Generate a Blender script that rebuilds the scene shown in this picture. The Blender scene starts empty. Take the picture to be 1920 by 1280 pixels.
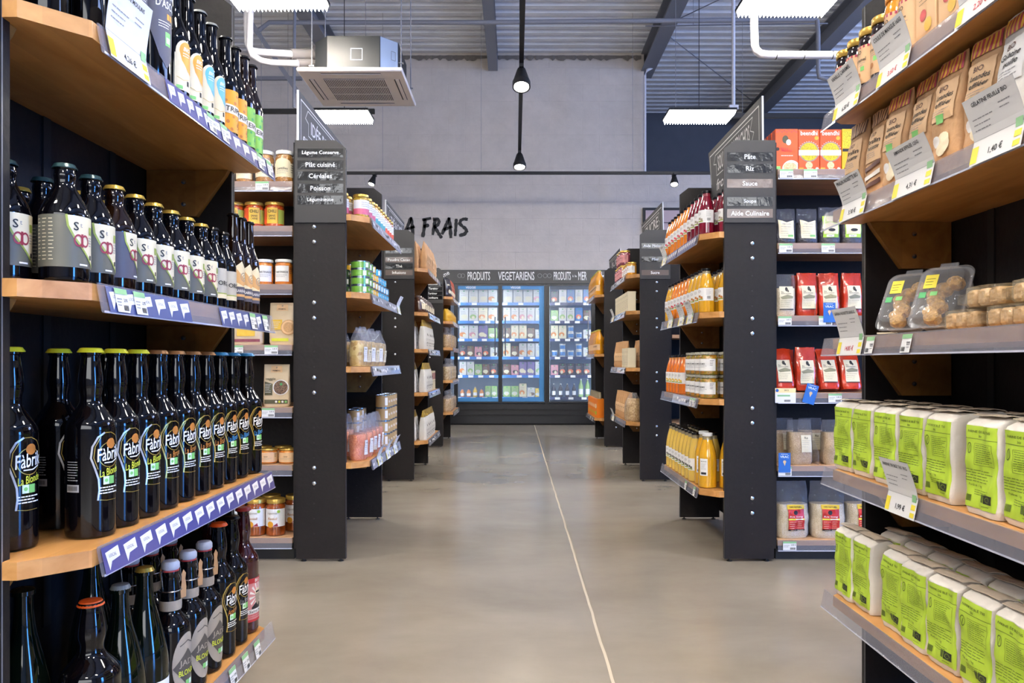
import bpy, math, random
from mathutils import Vector, Matrix, noise
random.seed(7)
PI = math.pi
C = bpy.context.scene.collection
SC = bpy.context.scene

# ------------------------------------------------------------------ camera
F = 1420.0; VX = 966.0; VY = 679.0; H = 0.86
cam = bpy.data.cameras.new('camera'); camo = bpy.data.objects.new('camera', cam); C.objects.link(camo)
camo.location = (0, 0, H); camo.rotation_euler = (PI/2, 0, 0)
cam.sensor_fit = 'HORIZONTAL'; cam.sensor_width = 36.0; cam.lens = 36.0*F/1920.0
cam.shift_x = -(VX-960)/1920.0; cam.shift_y = (VY-640)/1920.0
cam.clip_start = 0.05; cam.clip_end = 60
SC.camera = camo
# ------------------------------------------------------------------ view
SC.view_settings.view_transform = 'Standard'; SC.view_settings.look = 'None'
SC.view_settings.gamma = 1.0; SC.view_settings.use_curve_mapping = False
SC.view_settings.exposure = 0.36
# ------------------------------------------------------------------ daylight of the open shop front (behind the camera)
w = bpy.data.worlds.new('daylight'); SC.world = w; w.use_nodes = True
bg = w.node_tree.nodes['Background']; bg.inputs[0].default_value = (0.93, 0.92, 0.94, 1); bg.inputs[1].default_value = 0.3
def area(name, loc, rot, sx, sy, power, col):
    l = bpy.data.lights.new(name, 'AREA'); l.shape = 'RECTANGLE'; l.size = sx; l.size_y = sy; l.energy = power; l.color = col
    o = bpy.data.objects.new(name, l); C.objects.link(o); o.location = loc; o.rotation_euler = rot
    return o
area('window_daylight', (8.75, -1.9, 1.7), (0, PI/2, 0), 3.2, 1.4, 520, (0.07, 0.32, 1.0))
area('shopfront_daylight', (0.5, -6.85, 3.0), (math.radians(90), 0, 0), 7.8, 2.4, 320, (0.95, 0.97, 1.0))
area('side_window_daylight', (8.75, 6.0, 4.3), (0, PI/2, 0), 1.6, 7.0, 420, (0.36, 0.52, 1.0))

# ------------------------------------------------------------------ materials
def lin(c): return c/12.92 if c <= 0.04045 else ((c+0.055)/1.055)**2.4
def hexc(h): h = h.lstrip('#'); return tuple(lin(int(h[i:i+2], 16)/255) for i in (0, 2, 4))
MATS = {}
def mat(name, col, rough=0.5, metal=0.0, coat=0.0, spec=0.5, bump=0, bscale=40, var=0, emis=0, alpha=1.0, rvar=0):
    if name in MATS: return MATS[name]
    m = bpy.data.materials.new(name); m.use_nodes = True; nt = m.node_tree; b = nt.nodes['Principled BSDF']
    c = hexc(col) if isinstance(col, str) else col
    b.inputs['Base Color'].default_value = (*c, 1); b.inputs['Roughness'].default_value = rough
    b.inputs['Metallic'].default_value = metal; b.inputs['Coat Weight'].default_value = coat
    b.inputs['Coat Roughness'].default_value = 0.05; b.inputs['Specular IOR Level'].default_value = spec
    if alpha < 1: b.inputs['Alpha'].default_value = alpha
    if emis: b.inputs['Emission Color'].default_value = (*c, 1); b.inputs['Emission Strength'].default_value = emis
    if bump or var or rvar:
        tc = nt.nodes.new('ShaderNodeTexCoord'); n = nt.nodes.new('ShaderNodeTexNoise'); n.inputs['Scale'].default_value = bscale
        n.inputs['Detail'].default_value = 4
        nt.links.new(tc.outputs['Object'], n.inputs['Vector'])
        if bump:
            bp = nt.nodes.new('ShaderNodeBump'); bp.inputs['Strength'].default_value = bump; bp.inputs['Distance'].default_value = 0.01
            nt.links.new(n.outputs['Fac'], bp.inputs['Height']); nt.links.new(bp.outputs[0], b.inputs['Normal'])
            if coat: nt.links.new(bp.outputs[0], b.inputs['Coat Normal'])
        if var:
            r = nt.nodes.new('ShaderNodeValToRGB'); e = r.color_ramp.elements
            e[0].position = 0.32; e[1].position = 0.68
            e[0].color = (*[x*(1-var) for x in c], 1); e[1].color = (*[min(1, x*(1+var)) for x in c], 1)
            nt.links.new(n.outputs['Fac'], r.inputs[0]); nt.links.new(r.outputs[0], b.inputs['Base Color'])
    MATS[name] = m
    return m
def grain(name, c1, c2, scale=220, rough=0.35, coat=0.6):
    """loose dry food behind a glossy film: voronoi cells of two colours"""
    if name in MATS: return MATS[name]
    m = mat(name, c1, rough, coat=coat); nt = m.node_tree; b = nt.nodes['Principled BSDF']
    tc = nt.nodes.new('ShaderNodeTexCoord'); v = nt.nodes.new('ShaderNodeTexVoronoi'); v.inputs['Scale'].default_value = scale
    nt.links.new(tc.outputs['Object'], v.inputs['Vector'])
    r = nt.nodes.new('ShaderNodeValToRGB'); e = r.color_ramp.elements
    e[0].color = (*hexc(c1), 1); e[1].color = (*hexc(c2), 1); e[0].position = .15; e[1].position = .8
    nt.links.new(v.outputs['Color'], r.inputs[0]); nt.links.new(r.outputs[0], b.inputs['Base Color'])
    bp = nt.nodes.new('ShaderNodeBump'); bp.inputs['Strength'].default_value = 0.5; bp.inputs['Distance'].default_value = 0.003
    nt.links.new(v.outputs['Distance'], bp.inputs['Height']); nt.links.new(bp.outputs[0], b.inputs['Normal'])
    n = nt.nodes.new('ShaderNodeTexNoise'); n.inputs['Scale'].default_value = 28; n.inputs['Detail'].default_value = 3
    nt.links.new(tc.outputs['Object'], n.inputs['Vector'])
    b2 = nt.nodes.new('ShaderNodeBump'); b2.inputs['Strength'].default_value = 1.0; b2.inputs['Distance'].default_value = 0.02
    nt.links.new(n.outputs['Fac'], b2.inputs['Height']); nt.links.new(b2.outputs[0], b.inputs['Coat Normal'])
    return m
def film(name, col, clear=0.7, rough=0.12, bump=0.8, scale=25):
    if name in MATS: return MATS[name]
    m = bpy.data.materials.new(name); m.use_nodes = True; nt = m.node_tree; b = nt.nodes['Principled BSDF']
    b.inputs['Base Color'].default_value = (*hexc(col), 1); b.inputs['Roughness'].default_value = rough
    b.inputs['Specular IOR Level'].default_value = 0.9
    t = nt.nodes.new('ShaderNodeBsdfTransparent'); mx = nt.nodes.new('ShaderNodeMixShader'); out = nt.nodes['Material Output']
    lw = nt.nodes.new('ShaderNodeLayerWeight'); lw.inputs[0].default_value = 0.35
    mp = nt.nodes.new('ShaderNodeMapRange'); mp.inputs[3].default_value = 1-clear; mp.inputs[4].default_value = min(1, 1-clear+0.28)
    nt.links.new(lw.outputs['Facing'], mp.inputs[0]); nt.links.new(mp.outputs[0], mx.inputs[0])
    nt.links.new(t.outputs[0], mx.inputs[1]); nt.links.new(b.outputs[0], mx.inputs[2]); nt.links.new(mx.outputs[0], out.inputs[0])
    if bump:
        tc = nt.nodes.new('ShaderNodeTexCoord'); n = nt.nodes.new('ShaderNodeTexNoise'); n.inputs['Scale'].default_value = scale; n.inputs['Detail'].default_value = 3
        nt.links.new(tc.outputs['Object'], n.inputs['Vector'])
        bp = nt.nodes.new('ShaderNodeBump'); bp.inputs['Strength'].default_value = bump; bp.inputs['Distance'].default_value = 0.02
        nt.links.new(n.outputs['Fac'], bp.inputs['Height']); nt.links.new(bp.outputs[0], b.inputs['Normal'])
    MATS[name] = m
    return m
def wood(name, c1, c2, axis='Y', rough=0.38):
    m = bpy.data.materials.new(name); m.use_nodes = True; nt = m.node_tree; b = nt.nodes['Principled BSDF']; L = nt.links.new
    geo = nt.nodes.new('ShaderNodeNewGeometry')
    mp = nt.nodes.new('ShaderNodeMapping'); s = {'Y': (9, 1.1, 9), 'X': (1.1, 9, 9), 'Z': (9, 9, 1.1)}[axis]
    mp.inputs['Scale'].default_value = s; L(geo.outputs['Position'], mp.inputs[0])
    n = nt.nodes.new('ShaderNodeTexNoise'); n.inputs['Scale'].default_value = 2.2; n.inputs['Detail'].default_value = 6; n.inputs['Distortion'].default_value = 1.4
    L(mp.outputs[0], n.inputs['Vector'])
    # glued staves
    sw = nt.nodes.new('ShaderNodeMapping')
    sw.inputs['Rotation'].default_value = (0, 0, PI/2) if axis == 'Y' else (0, 0, 0)
    L(geo.outputs['Position'], sw.inputs[0])
    br = nt.nodes.new('ShaderNodeTexBrick'); br.inputs['Scale'].default_value = 1.0; br.inputs['Mortar Size'].default_value = 0.0
    br.inputs['Brick Width'].default_value = 0.31; br.inputs['Row Height'].default_value = 0.043
    br.inputs['Color1'].default_value = (0.72, 0.70, 0.68, 1); br.inputs['Color2'].default_value = (1.12, 1.1, 1.08, 1)
    L(sw.outputs[0], br.inputs['Vector'])
    r = nt.nodes.new('ShaderNodeValToRGB'); e = r.color_ramp.elements
    e[0].color = (*hexc(c1), 1); e[1].color = (*hexc(c2), 1); e[0].position = .3; e[1].position = .7
    L(n.outputs['Fac'], r.inputs[0])
    mx = nt.nodes.new('ShaderNodeMixRGB'); mx.blend_type = 'MULTIPLY'; mx.inputs[0].default_value = 0.55
    L(r.outputs[0], mx.inputs[1]); L(br.outputs['Color'], mx.inputs[2]); L(mx.outputs[0], b.inputs['Base Color'])
    b.inputs['Roughness'].default_value = rough
    bp = nt.nodes.new('ShaderNodeBump'); bp.inputs['Strength'].default_value = 0.12; bp.inputs['Distance'].default_value = 0.002
    L(n.outputs['Fac'], bp.inputs['Height']); L(bp.outputs[0], b.inputs['Normal'])
    MATS[name] = m
    return m
M = MATS
wood('shelf_wood', '#a9763c', '#c7955c', 'Y'); wood('cross_wood', '#b08560', '#cba582', 'X')
wood('bracket_wood', '#835a28', '#9c7038', 'Y')
mat('black_board', '#161213', 0.55, bump=0.10, bscale=60, var=0.12, spec=.3); mat('edge_highlight', '#6c6c72', 0.4)  # the grey one is a painted highlight for the black board edges
mat('sign_black', '#2b292a', 0.45); mat('strip_black', '#0d0c0d', 0.18, coat=.6, bump=.25, bscale=14); mat('strip_brown', '#6d5f58', 0.25, coat=.5, bump=.2, bscale=14)
mat('white', '#f0efec', 0.5); mat('paper', '#e4e3e3', 0.55); mat('ink', '#1a191c', 0.6); mat('grey_ink', '#8d8c90', 0.6)
mat('red_ink', '#c03040', 0.6); mat('yellow_tag', '#ead83c', 0.5); mat('green_tag', '#86b884', 0.5)
mat('black', '#0c0c0d', 0.35); mat('matte_black', '#121214', 0.6); mat('steel', '#c8ccd2', 0.25, metal=1.0); mat('chalk', '#dcdcdc', 0.7)
mat('chalkboard', '#414144', 0.6); mat('blue_strip', '#3c4b86', 0.3, coat=.6); mat('violet_strip', '#4b4c8a', 0.3, coat=.6)
mat('rail_edge', '#c9cbdc', 0.2, coat=1.0); film('rail_plastic', '#a5a4b0', clear=0.80, bump=0.25, scale=10)
film('clear_film', '#b9b9c0', clear=0.90); film('glass_pane', '#cfe3ff', clear=0.93, rough=0.02, bump=0)
mat('lamp', (1.0, 0.955, 0.88), 0.4, emis=48.0); mat('spot_lens', (1, 0.96, 0.88), 0.4, emis=30.0)
mat('fridge_led', (0.72, 0.86, 1.0), 0.4, emis=14.0)
mat('pipe_white', '#cfcdd2', 0.45); mat('pipe_grey', '#85858c', 0.5); mat('girder', '#7c7f88', 0.5)

# ------------------------------------------------------------------ mesh builder
TXT = {}
def text2d(s):
    """outline text as triangles, unit cap-height-ish size, centred"""
    if s in TXT: return TXT[s]
    cu = bpy.data.curves.new('t', 'FONT'); cu.body = s; cu.resolution_u = 2; cu.offset = .012; cu.align_x = 'CENTER'; cu.align_y = 'CENTER'
    o = bpy.data.objects.new('t', cu); C.objects.link(o)
    bpy.context.view_layer.update()
    me = bpy.data.meshes.new_from_object(o.evaluated_get(bpy.context.evaluated_depsgraph_get()))
    vs = [(v.co.x, v.co.y) for v in me.vertices]; fs = [tuple(p.vertices) for p in me.polygons]
    bpy.data.objects.remove(o); bpy.data.curves.remove(cu); bpy.data.meshes.remove(me)
    if vs:
        x0 = min(v[0] for v in vs); x1 = max(v[0] for v in vs); y0 = min(v[1] for v in vs); y1 = max(v[1] for v in vs)
        vs = [(v[0]-(x0+x1)/2, v[1]-(y0+y1)/2) for v in vs]; TXT[s] = (vs, fs, x1-x0, y1-y0)
    else: TXT[s] = ([], [], 1, 1)
    return TXT[s]

class MB:
    def __init__(s): s.v = []; s.f = []; s.mi = []; s.mats = []
    def m(s, name):
        if name not in s.mats: s.mats.append(name)
        return s.mats.index(name)
    def add(s, vs, fs, mt):
        b = len(s.v); k = s.m(mt); s.v += [tuple(v) for v in vs]
        for f in fs: s.f.append(tuple(b+i for i in f)); s.mi.append(k)
        return s
    def box(s, x0, x1, y0, y1, z0, z1, mt):
        vs = [(x, y, z) for z in (z0, z1) for y in (y0, y1) for x in (x0, x1)]
        return s.add(vs, [(0, 2, 3, 1), (4, 5, 7, 6), (0, 1, 5, 4), (2, 6, 7, 3), (0, 4, 6, 2), (1, 3, 7, 5)], mt)
    def rbox(s, x0, x1, y0, y1, z0, z1, r, mt):
        """box with chamfered edges all round"""
        prof = [(r, 0), (0, r)]
        rings = []
        for z, i in ((z0, r), (z0+r, 0), (z1-r, 0), (z1, r)):
            a, b, c, d = x0+i, x1-i, y0+i, y1-i
            q = max(r-i, 0)
            rings.append([(a+q, c, z), (b-q, c, z), (b, c+q, z), (b, d-q, z), (b-q, d, z), (a+q, d, z), (a, d-q, z), (a, c+q, z)])
        return s.rings(rings, mt, True, True)
    def rings(s, rings, mt, cap0=False, cap1=False, closed=True):
        n = len(rings[0]); vs = [p for r in rings for p in r]; fs = []
        for i in range(len(rings)-1):
            for j in range(n if closed else n-1):
                k = (j+1) % n; fs.append((i*n+j, i*n+k, (i+1)*n+k, (i+1)*n+j))
        if cap0: fs.append(tuple(range(n-1, -1, -1)))
        if cap1: fs.append(tuple((len(rings)-1)*n+j for j in range(n)))
        return s.add(vs, fs, mt)
    def lathe(s, prof, mt, n=24, c=(0, 0, 0), cap=True):
        rings = [[(c[0]+r*math.cos(2*PI*j/n), c[1]+r*math.sin(2*PI*j/n), c[2]+z) for j in range(n)] for r, z in prof]
        return s.rings(rings, mt, cap and prof[0][0] > 1e-5, cap and prof[-1][0] > 1e-5)
    def prism(s, pts, z0, z1, mt, ax='z'):
        """outline extruded along an axis"""
        def P(a, b, c): return {'z': (a, b, c), 'y': (a, c, b), 'x': (c, a, b)}[ax]
        return s.rings([[P(a, b, z0) for a, b in pts], [P(a, b, z1) for a, b in pts]], mt, True, True)
    def tube(s, pts, r, mt, n=10, cap=True):
        rings = []; up = Vector((0, 0, 1))
        pts = [Vector(p) for p in pts]
        for i, p in enumerate(pts):
            d = (pts[min(i+1, len(pts)-1)]-pts[max(i-1, 0)]).normalized()
            a = d.cross(up if abs(d.z) < .95 else Vector((1, 0, 0))).normalized(); b = d.cross(a)
            rings.append([tuple(p+a*r*math.cos(2*PI*j/n)+b*r*math.sin(2*PI*j/n)) for j in range(n)])
        return s.rings(rings, mt, cap, cap)
    def bar(s, p, q, w, h, mt):
        p = Vector(p); q = Vector(q); d = (q-p).normalized(); up = Vector((0, 0, 1)) if abs(d.z) < .95 else Vector((0, 1, 0))
        a = d.cross(up).normalized()*w/2; b = a.cross(d).normalized()*h/2
        return s.rings([[tuple(c+a+b), tuple(c-a+b), tuple(c-a-b), tuple(c+a-b)] for c in (p, q)], mt, True, True)
    def quad(s, a, b, c, d, mt): return s.add([a, b, c, d], [(0, 1, 2, 3)], mt)
    # graphics laid on a surface; surf(u, v, off) -> point, u to the right, v up
    def grect(s, surf, u0, u1, v0, v1, mt, off=.0004, nu=1, nv=1):
        if getattr(surf, 'curved', False):
            nu = max(nu, math.ceil(abs(u1-u0)/.0045)); nv = max(nv, math.ceil(abs(v1-v0)/.009)) if surf.curved == 2 else nv
        vs = [surf(u0+(u1-u0)*i/nu, v0+(v1-v0)*j/nv, off) for j in range(nv+1) for i in range(nu+1)]
        fs = [(j*(nu+1)+i, j*(nu+1)+i+1, (j+1)*(nu+1)+i+1, (j+1)*(nu+1)+i) for j in range(nv) for i in range(nu)]
        return s.add(vs, fs, mt)
    def gpoly(s, surf, pts, mt, off=.0007):
        c = (sum(p[0] for p in pts)/len(pts), sum(p[1] for p in pts)/len(pts)); n = len(pts)
        if getattr(surf, 'curved', False):
            Q = []
            for i, (a, b) in enumerate(pts):
                e, f = pts[(i+1) % n]; k = max(1, math.ceil(math.hypot(e-a, f-b)/.006))
                Q += [(a+(e-a)*j/k, b+(f-b)*j/k) for j in range(k)]
            n = len(Q); K = max(1, math.ceil(max(math.hypot(a-c[0], b-c[1]) for a, b in Q)/.006))
            vs = [surf(*c, off)]+[surf(c[0]+(a-c[0])*j/K, c[1]+(b-c[1])*j/K, off) for j in range(1, K+1) for a, b in Q]
            fs = [(0, i+1, (i+1) % n+1) for i in range(n)]
            for j in range(K-1): fs += [(1+j*n+i, 1+(j+1)*n+i, 1+(j+1)*n+(i+1) % n, 1+j*n+(i+1) % n) for i in range(n)]
            return s.add(vs, fs, mt)
        return s.add([surf(*c, off)]+[surf(a, b, off) for a, b in pts], [(0, i+1, (i+1) % n+1) for i in range(n)], mt)
    def gdisc(s, surf, u, v, r, mt, off=.0007, n=20, rv=None, r0=None):
        rv = rv or r
        P = [(u+r*math.cos(2*PI*i/n), v+rv*math.sin(2*PI*i/n)) for i in range(n)]
        if r0 is None: return s.gpoly(surf, P, mt, off)
        Q = [(u+(a-u)*r0, v+(b-v)*r0) for a, b in P]
        return s.add([surf(a, b, off) for a, b in P+Q], [(i, (i+1) % n, n+(i+1) % n, n+i) for i in range(n)], mt)
    def gline(s, surf, pts, w, mt, off=.0007):
        if getattr(surf, 'curved', False):
            Q = [pts[0]]
            for (a, b), (c, d) in zip(pts, pts[1:]):
                k = max(1, math.ceil(math.hypot(c-a, d-b)/.005)); Q += [(a+(c-a)*j/k, b+(d-b)*j/k) for j in range(1, k+1)]
            pts = Q
        for (a, b), (c, d) in zip(pts, pts[1:]):
            L = math.hypot(c-a, d-b) or 1; nx, ny = -(d-b)/L*w/2, (c-a)/L*w/2
            ex, ey = (c-a)/L*w*.25, (d-b)/L*w*.25
            s.add([surf(a+nx-ex, b+ny-ey, off), surf(a-nx-ex, b-ny-ey, off), surf(c-nx+ex, d-ny+ey, off), surf(c+nx+ex, d+ny+ey, off)], [(0, 1, 2, 3)], mt)
        return s
    def gtext(s, surf, t, u, v, h, mt, off=.0009, w=None, rot=0, shear=0, maxw=None):
        vs, fs, tw, th = text2d(t); k = h/th if th else h
        kx = k
        if w: kx = w/tw
        if maxw and tw*kx > maxw: kx = maxw/tw
        cr, sr = math.cos(rot), math.sin(rot); P = []
        for a, b in vs:
            a, b = a*kx+shear*b*k, b*k; P.append(surf(u+a*cr-b*sr, v+a*sr+b*cr, off))
        return s.add(P, fs, mt)
    def glines(s, surf, u0, u1, vtop, n, dv, mt='grey_ink', h=.0015, off=.0008, seed=1, nu=2):
        """rows of small print"""
        r = random.Random(seed)
        for i in range(n):
            a = u0; end = u1-(u1-u0)*r.random()*.35
            while a < end:
                b = min(end, a+(u1-u0)*(.08+.16*r.random())); s.grect(surf, a, b, vtop-i*dv-h, vtop-i*dv, mt, off); a = b+(u1-u0)*.025
        return s
    def mesh(s, name, org=(0, 0, 0), smooth=True):
        me = bpy.data.meshes.new(name); me.from_pydata([(a-org[0], b-org[1], c-org[2]) for a, b, c in s.v], [], s.f)
        for n in s.mats: me.materials.append(MATS[n])
        me.polygons.foreach_set('material_index', s.mi)
        if smooth:
            me.polygons.foreach_set('use_smooth', [True]*len(s.f)); me.set_sharp_from_angle(angle=math.radians(38))
        me.update(); return me
    def build(s, name, parent=None, org=None, smooth=True):
        if org is None: org = tuple(parent_origin(parent)) if parent else (0, 0, 0)
        o = bpy.data.objects.new(name, s.mesh(name, org, smooth)); C.objects.link(o)
        if parent: o.parent = parent
        return o
def parent_origin(p):
    v = Vector((0, 0, 0))
    while p: v += p.location; p = p.parent
    return v
def tag(o, label=None, cat=None, group=None, kind=None):
    for k, x in (('label', label), ('category', cat), ('group', group), ('kind', kind)):
        if x: o[k] = x
    return o
def thing(name, label, cat, loc=(0, 0, 0), group=None, kind=None):
    o = bpy.data.objects.new(name, None); o.empty_display_size = .05; C.objects.link(o); o.location = loc
    return tag(o, label, cat, group, kind)
def struct(name, mb, smooth=False):
    return tag(mb.build(name, smooth=smooth), kind='structure')

class Kit:
    """one kind of thing, built once with its parts; put() places it, later ones are copies of thing and parts"""
    def __init__(s, name, cat, parts, label=None):
        s.name, s.cat, s.parts = name, cat, parts; s.first = None; s.fd = None
    def put(s, x, y, z, rz, label, group=None, tilt=None, sc=1.0):
        if s.first is None:
            root = bpy.data.objects.new(s.name, None); root.empty_display_size = .03; C.objects.link(root); root['category'] = s.cat
            for p in s.parts:
                nm, me = p[0], p[1]
                o = bpy.data.objects.new(nm, me); C.objects.link(o); o.parent = root
                if len(p) > 2:
                    for q in p[2]:
                        o2 = bpy.data.objects.new(q[0], q[1]); C.objects.link(o2); o2.parent = o
            s.first = root
        else:
            root = s.first.copy(); C.objects.link(root)
            for ch in list(s.first.children):
                c = ch.copy(); C.objects.link(c); c.parent = root
                for g in ch.children:
                    d = g.copy(); C.objects.link(d); d.parent = c
        root.location = (x, y, z+.0008); root.rotation_euler = (tilt[0], tilt[1], rz) if tilt else (0, 0, rz)
        root.scale = sc if isinstance(sc, tuple) else (sc, sc, sc)
        root['label'] = label
        if group: root['group'] = group
        elif 'group' in root: del root['group']
        return root
NTH = ['first', 'second', 'third', 'fourth', 'fifth', 'sixth', 'seventh', 'eighth', 'ninth', 'tenth', 'eleventh', 'twelfth', 'thirteenth', 'fourteenth', 'fifteenth', 'sixteenth']
def nth(i): return NTH[i]
def Yat(px, X): return abs(X)*F/abs(px-VX)      # depth at which a vertical line of lateral distance X meets image column px
def cyl(R):
    def f(u, v, o): a = u/R; return ((R+o)*math.cos(a), (R+o)*math.sin(a), v)
    f.curved = 1; return f
def front(X):                                     # flat face looking +X
    return lambda u, v, o: (X+o, u, v)
def facing(y, x0=0):                              # flat face looking -Y (towards the camera)
    return lambda u, v, o: (x0+u, y-o, v)
# ------------------------------------------------------------------ the room
WALLY = 11.3; CEIL = 5.47; FARY = 14.0
def nodes_of(m): return m.node_tree, m.node_tree.nodes['Principled BSDF']
# polished concrete
m = mat('concrete', '#aea496', 0.3); nt, b = nodes_of(m); L = nt.links.new
g = nt.nodes.new('ShaderNodeNewGeometry')
n1 = nt.nodes.new('ShaderNodeTexNoise'); n1.inputs['Scale'].default_value = 0.9; n1.inputs['Detail'].default_value = 7; n1.inputs['Roughness'].default_value = .62; n1.inputs['Distortion'].default_value = .2
mpn = nt.nodes.new('ShaderNodeMapping'); mpn.inputs['Scale'].default_value = (1, 1.7, 1)
L(g.outputs['Position'], mpn.inputs[0]); L(mpn.outputs[0], n1.inputs['Vector'])
r = nt.nodes.new('ShaderNodeValToRGB'); e = r.color_ramp.elements; e[0].position = .3; e[1].position = .7
e[0].color = (*hexc('#7a7266'), 1); e[1].color = (*hexc('#928a7e'), 1); L(n1.outputs['Fac'], r.inputs[0]); L(r.outputs[0], b.inputs['Base Color'])
n2 = nt.nodes.new('ShaderNodeTexNoise'); n2.inputs['Scale'].default_value = 2.5; n2.inputs['Detail'].default_value = 4; L(g.outputs['Position'], n2.inputs['Vector'])
mr = nt.nodes.new('ShaderNodeMapRange'); mr.inputs[3].default_value = .14; mr.inputs[4].default_value = .30; L(n2.outputs['Fac'], mr.inputs[0]); L(mr.outputs[0], b.inputs['Roughness'])

mat('joint_sealant', '#6f6456', .7); mat('joint_light', '#b0a593', .7)
# painted blockwork
def blockwork(name, col, bstr):
    m = mat(name, col, 0.7); nt, b = nodes_of(m); L = nt.links.new
    g = nt.nodes.new('ShaderNodeNewGeometry'); mp = nt.nodes.new('ShaderNodeMapping'); mp.inputs['Rotation'].default_value = (-PI/2, 0, 0)
    L(g.outputs['Position'], mp.inputs[0])
    br = nt.nodes.new('ShaderNodeTexBrick'); br.inputs['Scale'].default_value = 1; br.inputs['Brick Width'].default_value = .5; br.inputs['Row Height'].default_value = .25
    br.inputs['Mortar Size'].default_value = .006; br.inputs['Mortar Smooth'].default_value = .6; L(mp.outputs[0], br.inputs['Vector'])
    n = nt.nodes.new('ShaderNodeTexNoise'); n.inputs['Scale'].default_value = 3.5; n.inputs['Detail'].default_value = 8; n.inputs['Roughness'].default_value = .7; L(g.outputs['Position'], n.inputs['Vector'])
    ad = nt.nodes.new('ShaderNodeMath'); ad.operation = 'MULTIPLY_ADD'; L(br.outputs['Fac'], ad.inputs[0]); ad.inputs[1].default_value = -.28; L(n.outputs['Fac'], ad.inputs[2])
    bp = nt.nodes.new('ShaderNodeBump'); bp.inputs['Strength'].default_value = bstr; bp.inputs['Distance'].default_value = .02; L(ad.outputs[0], bp.inputs['Height']); L(bp.outputs[0], b.inputs['Normal'])
    r = nt.nodes.new('ShaderNodeValToRGB'); e = r.color_ramp.elements; c = hexc(col); e[0].position = .35; e[1].position = .65
    e[0].color = (*[x*.93 for x in c], 1); e[1].color = (*[x*1.05 for x in c], 1); L(n.outputs['Fac'], r.inputs[0]); L(r.outputs[0], b.inputs['Base Color'])
blockwork('painted_block', '#c9bfb5', .55); mat('dark_wall', '#4a4e58', .7, bump=.1, bscale=4, var=.06)
mat('deck', '#dfe0e4', .5, bump=.1, bscale=5, var=.05); mat('mortar', '#756f69', .9, bump=.8, bscale=30)

f = MB(); f.box(-9, 9, -7, FARY+.2, -.06, 0, 'concrete'); struct('floor', f)
j = MB(); jr = random.Random(3); pa = []; ya = -1.0
while ya < 10.4:
    pa.append((.263+jr.uniform(-.0015, .0015), ya)); ya += .09
for (x0, y0), (x1, y1) in zip(pa, pa[1:]):
    wd = .0045; j.add([(x0-wd, y0, .0006), (x0+wd, y0, .0006), (x1+wd, y1, .0006), (x1-wd, y1, .0006)], [(0, 1, 2, 3)], 'joint_light')
    j.add([(x0+wd, y0, .0005), (x0+wd+.004, y0, .0005), (x1+wd+.004, y1, .0005), (x1+wd, y1, .0005)], [(0, 1, 2, 3)], 'joint_sealant')
tag(struct('trim_1', j), 'pale sealed expansion joint running down the concrete floor')
# back wall: tall blockwork up to x=1.92, low partition beyond it, dark wall far behind
wl = MB(); wl.box(-9, 1.92, WALLY, WALLY+.2, 0, CEIL+.1, 'painted_block'); wl.box(1.92, 9, WALLY, WALLY+.2, 0, 3.66, 'painted_block'); struct('wall_back', wl)
wd = MB(); wd.box(1.5, 9.2, FARY, FARY+.2, 0, CEIL+.3, 'dark_wall'); struct('wall_far', wd)
# outer walls of the shop with the windows the daylight comes through
wm = MB(); wm.box(-9.2, -9, -7, FARY+.2, 0, CEIL+.1, 'painted_block'); struct('wall_left', wm)
wm = MB(); y_ = [(-7, -2.65), (-1.15, 2.45), (9.55, FARY+.2)]
for a_, c_ in y_: wm.box(9, 9.2, a_, c_, 0, CEIL+.1, 'painted_block')
wm.box(9, 9.2, -2.65, -1.15, 3.35, CEIL+.1, 'painted_block'); wm.box(9, 9.2, -2.65, -1.15, 0, .08, 'painted_block')
wm.box(9, 9.2, 2.45, 9.55, 0, 3.45, 'painted_block'); wm.box(9, 9.2, 2.45, 9.55, 5.15, CEIL+.1, 'painted_block'); struct('wall_right', wm)
wm = MB(); wm.box(-9, -3.5, -7.2, -7, 0, CEIL+.1, 'painted_block'); wm.box(4.5, 9, -7.2, -7, 0, CEIL+.1, 'painted_block')
wm.box(-3.5, 4.5, -7.2, -7, 0, 1.75, 'painted_block'); wm.box(-3.5, 4.5, -7.2, -7, 4.25, CEIL+.1, 'painted_block'); struct('wall_front', wm)
def wframe(n, ax, c, a0, a1, z0, z1, mull):
    fr = MB(); e = .05
    def bb(u0, u1, v0, v1):
        if ax == 'x': fr.box(c-.03, c+.03, u0, u1, v0, v1, 'matte_black')
        else: fr.box(u0, u1, c-.03, c+.03, v0, v1, 'matte_black')
    bb(a0, a1, z0, z0+e); bb(a0, a1, z1-e, z1); bb(a0, a0+e, z0+e, z1-e); bb(a1-e, a1, z0+e, z1-e)
    for i in range(1, mull): u = a0+(a1-a0)*i/mull; bb(u-.02, u+.02, z0+e, z1-e)
    struct('window_%d' % n, fr)
wframe(1, 'x', 9.06, -2.65, -1.15, .08, 3.35, 1); wframe(2, 'x', 9.06, 2.45, 9.55, 3.45, 5.15, 5); wframe(3, 'y', -7.06, -3.5, 4.5, 1.75, 4.25, 5)
# corrugated roof deck: trapezoid ridges running across
def deck(x0, x1, y0, y1, z):
    mb = MB(); P = []; y = y0
    while y < y1:
        P += [(y, z), (y+.085, z), (y+.105, z+.045), (y+.18, z+.045)]; y += .2
    vs = [(x, a, c) for x in (x0, x1) for a, c in P]; n = len(P)
    mb.add(vs, [(i, n+i, n+i+1, i+1) for i in range(n-1)], 'deck')
    mb.box(x0, x1, y0, y, z+.06, z+.12, 'deck'); return mb
struct('ceiling', deck(-9, 9.2, -7, FARY+.1, CEIL))
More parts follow.
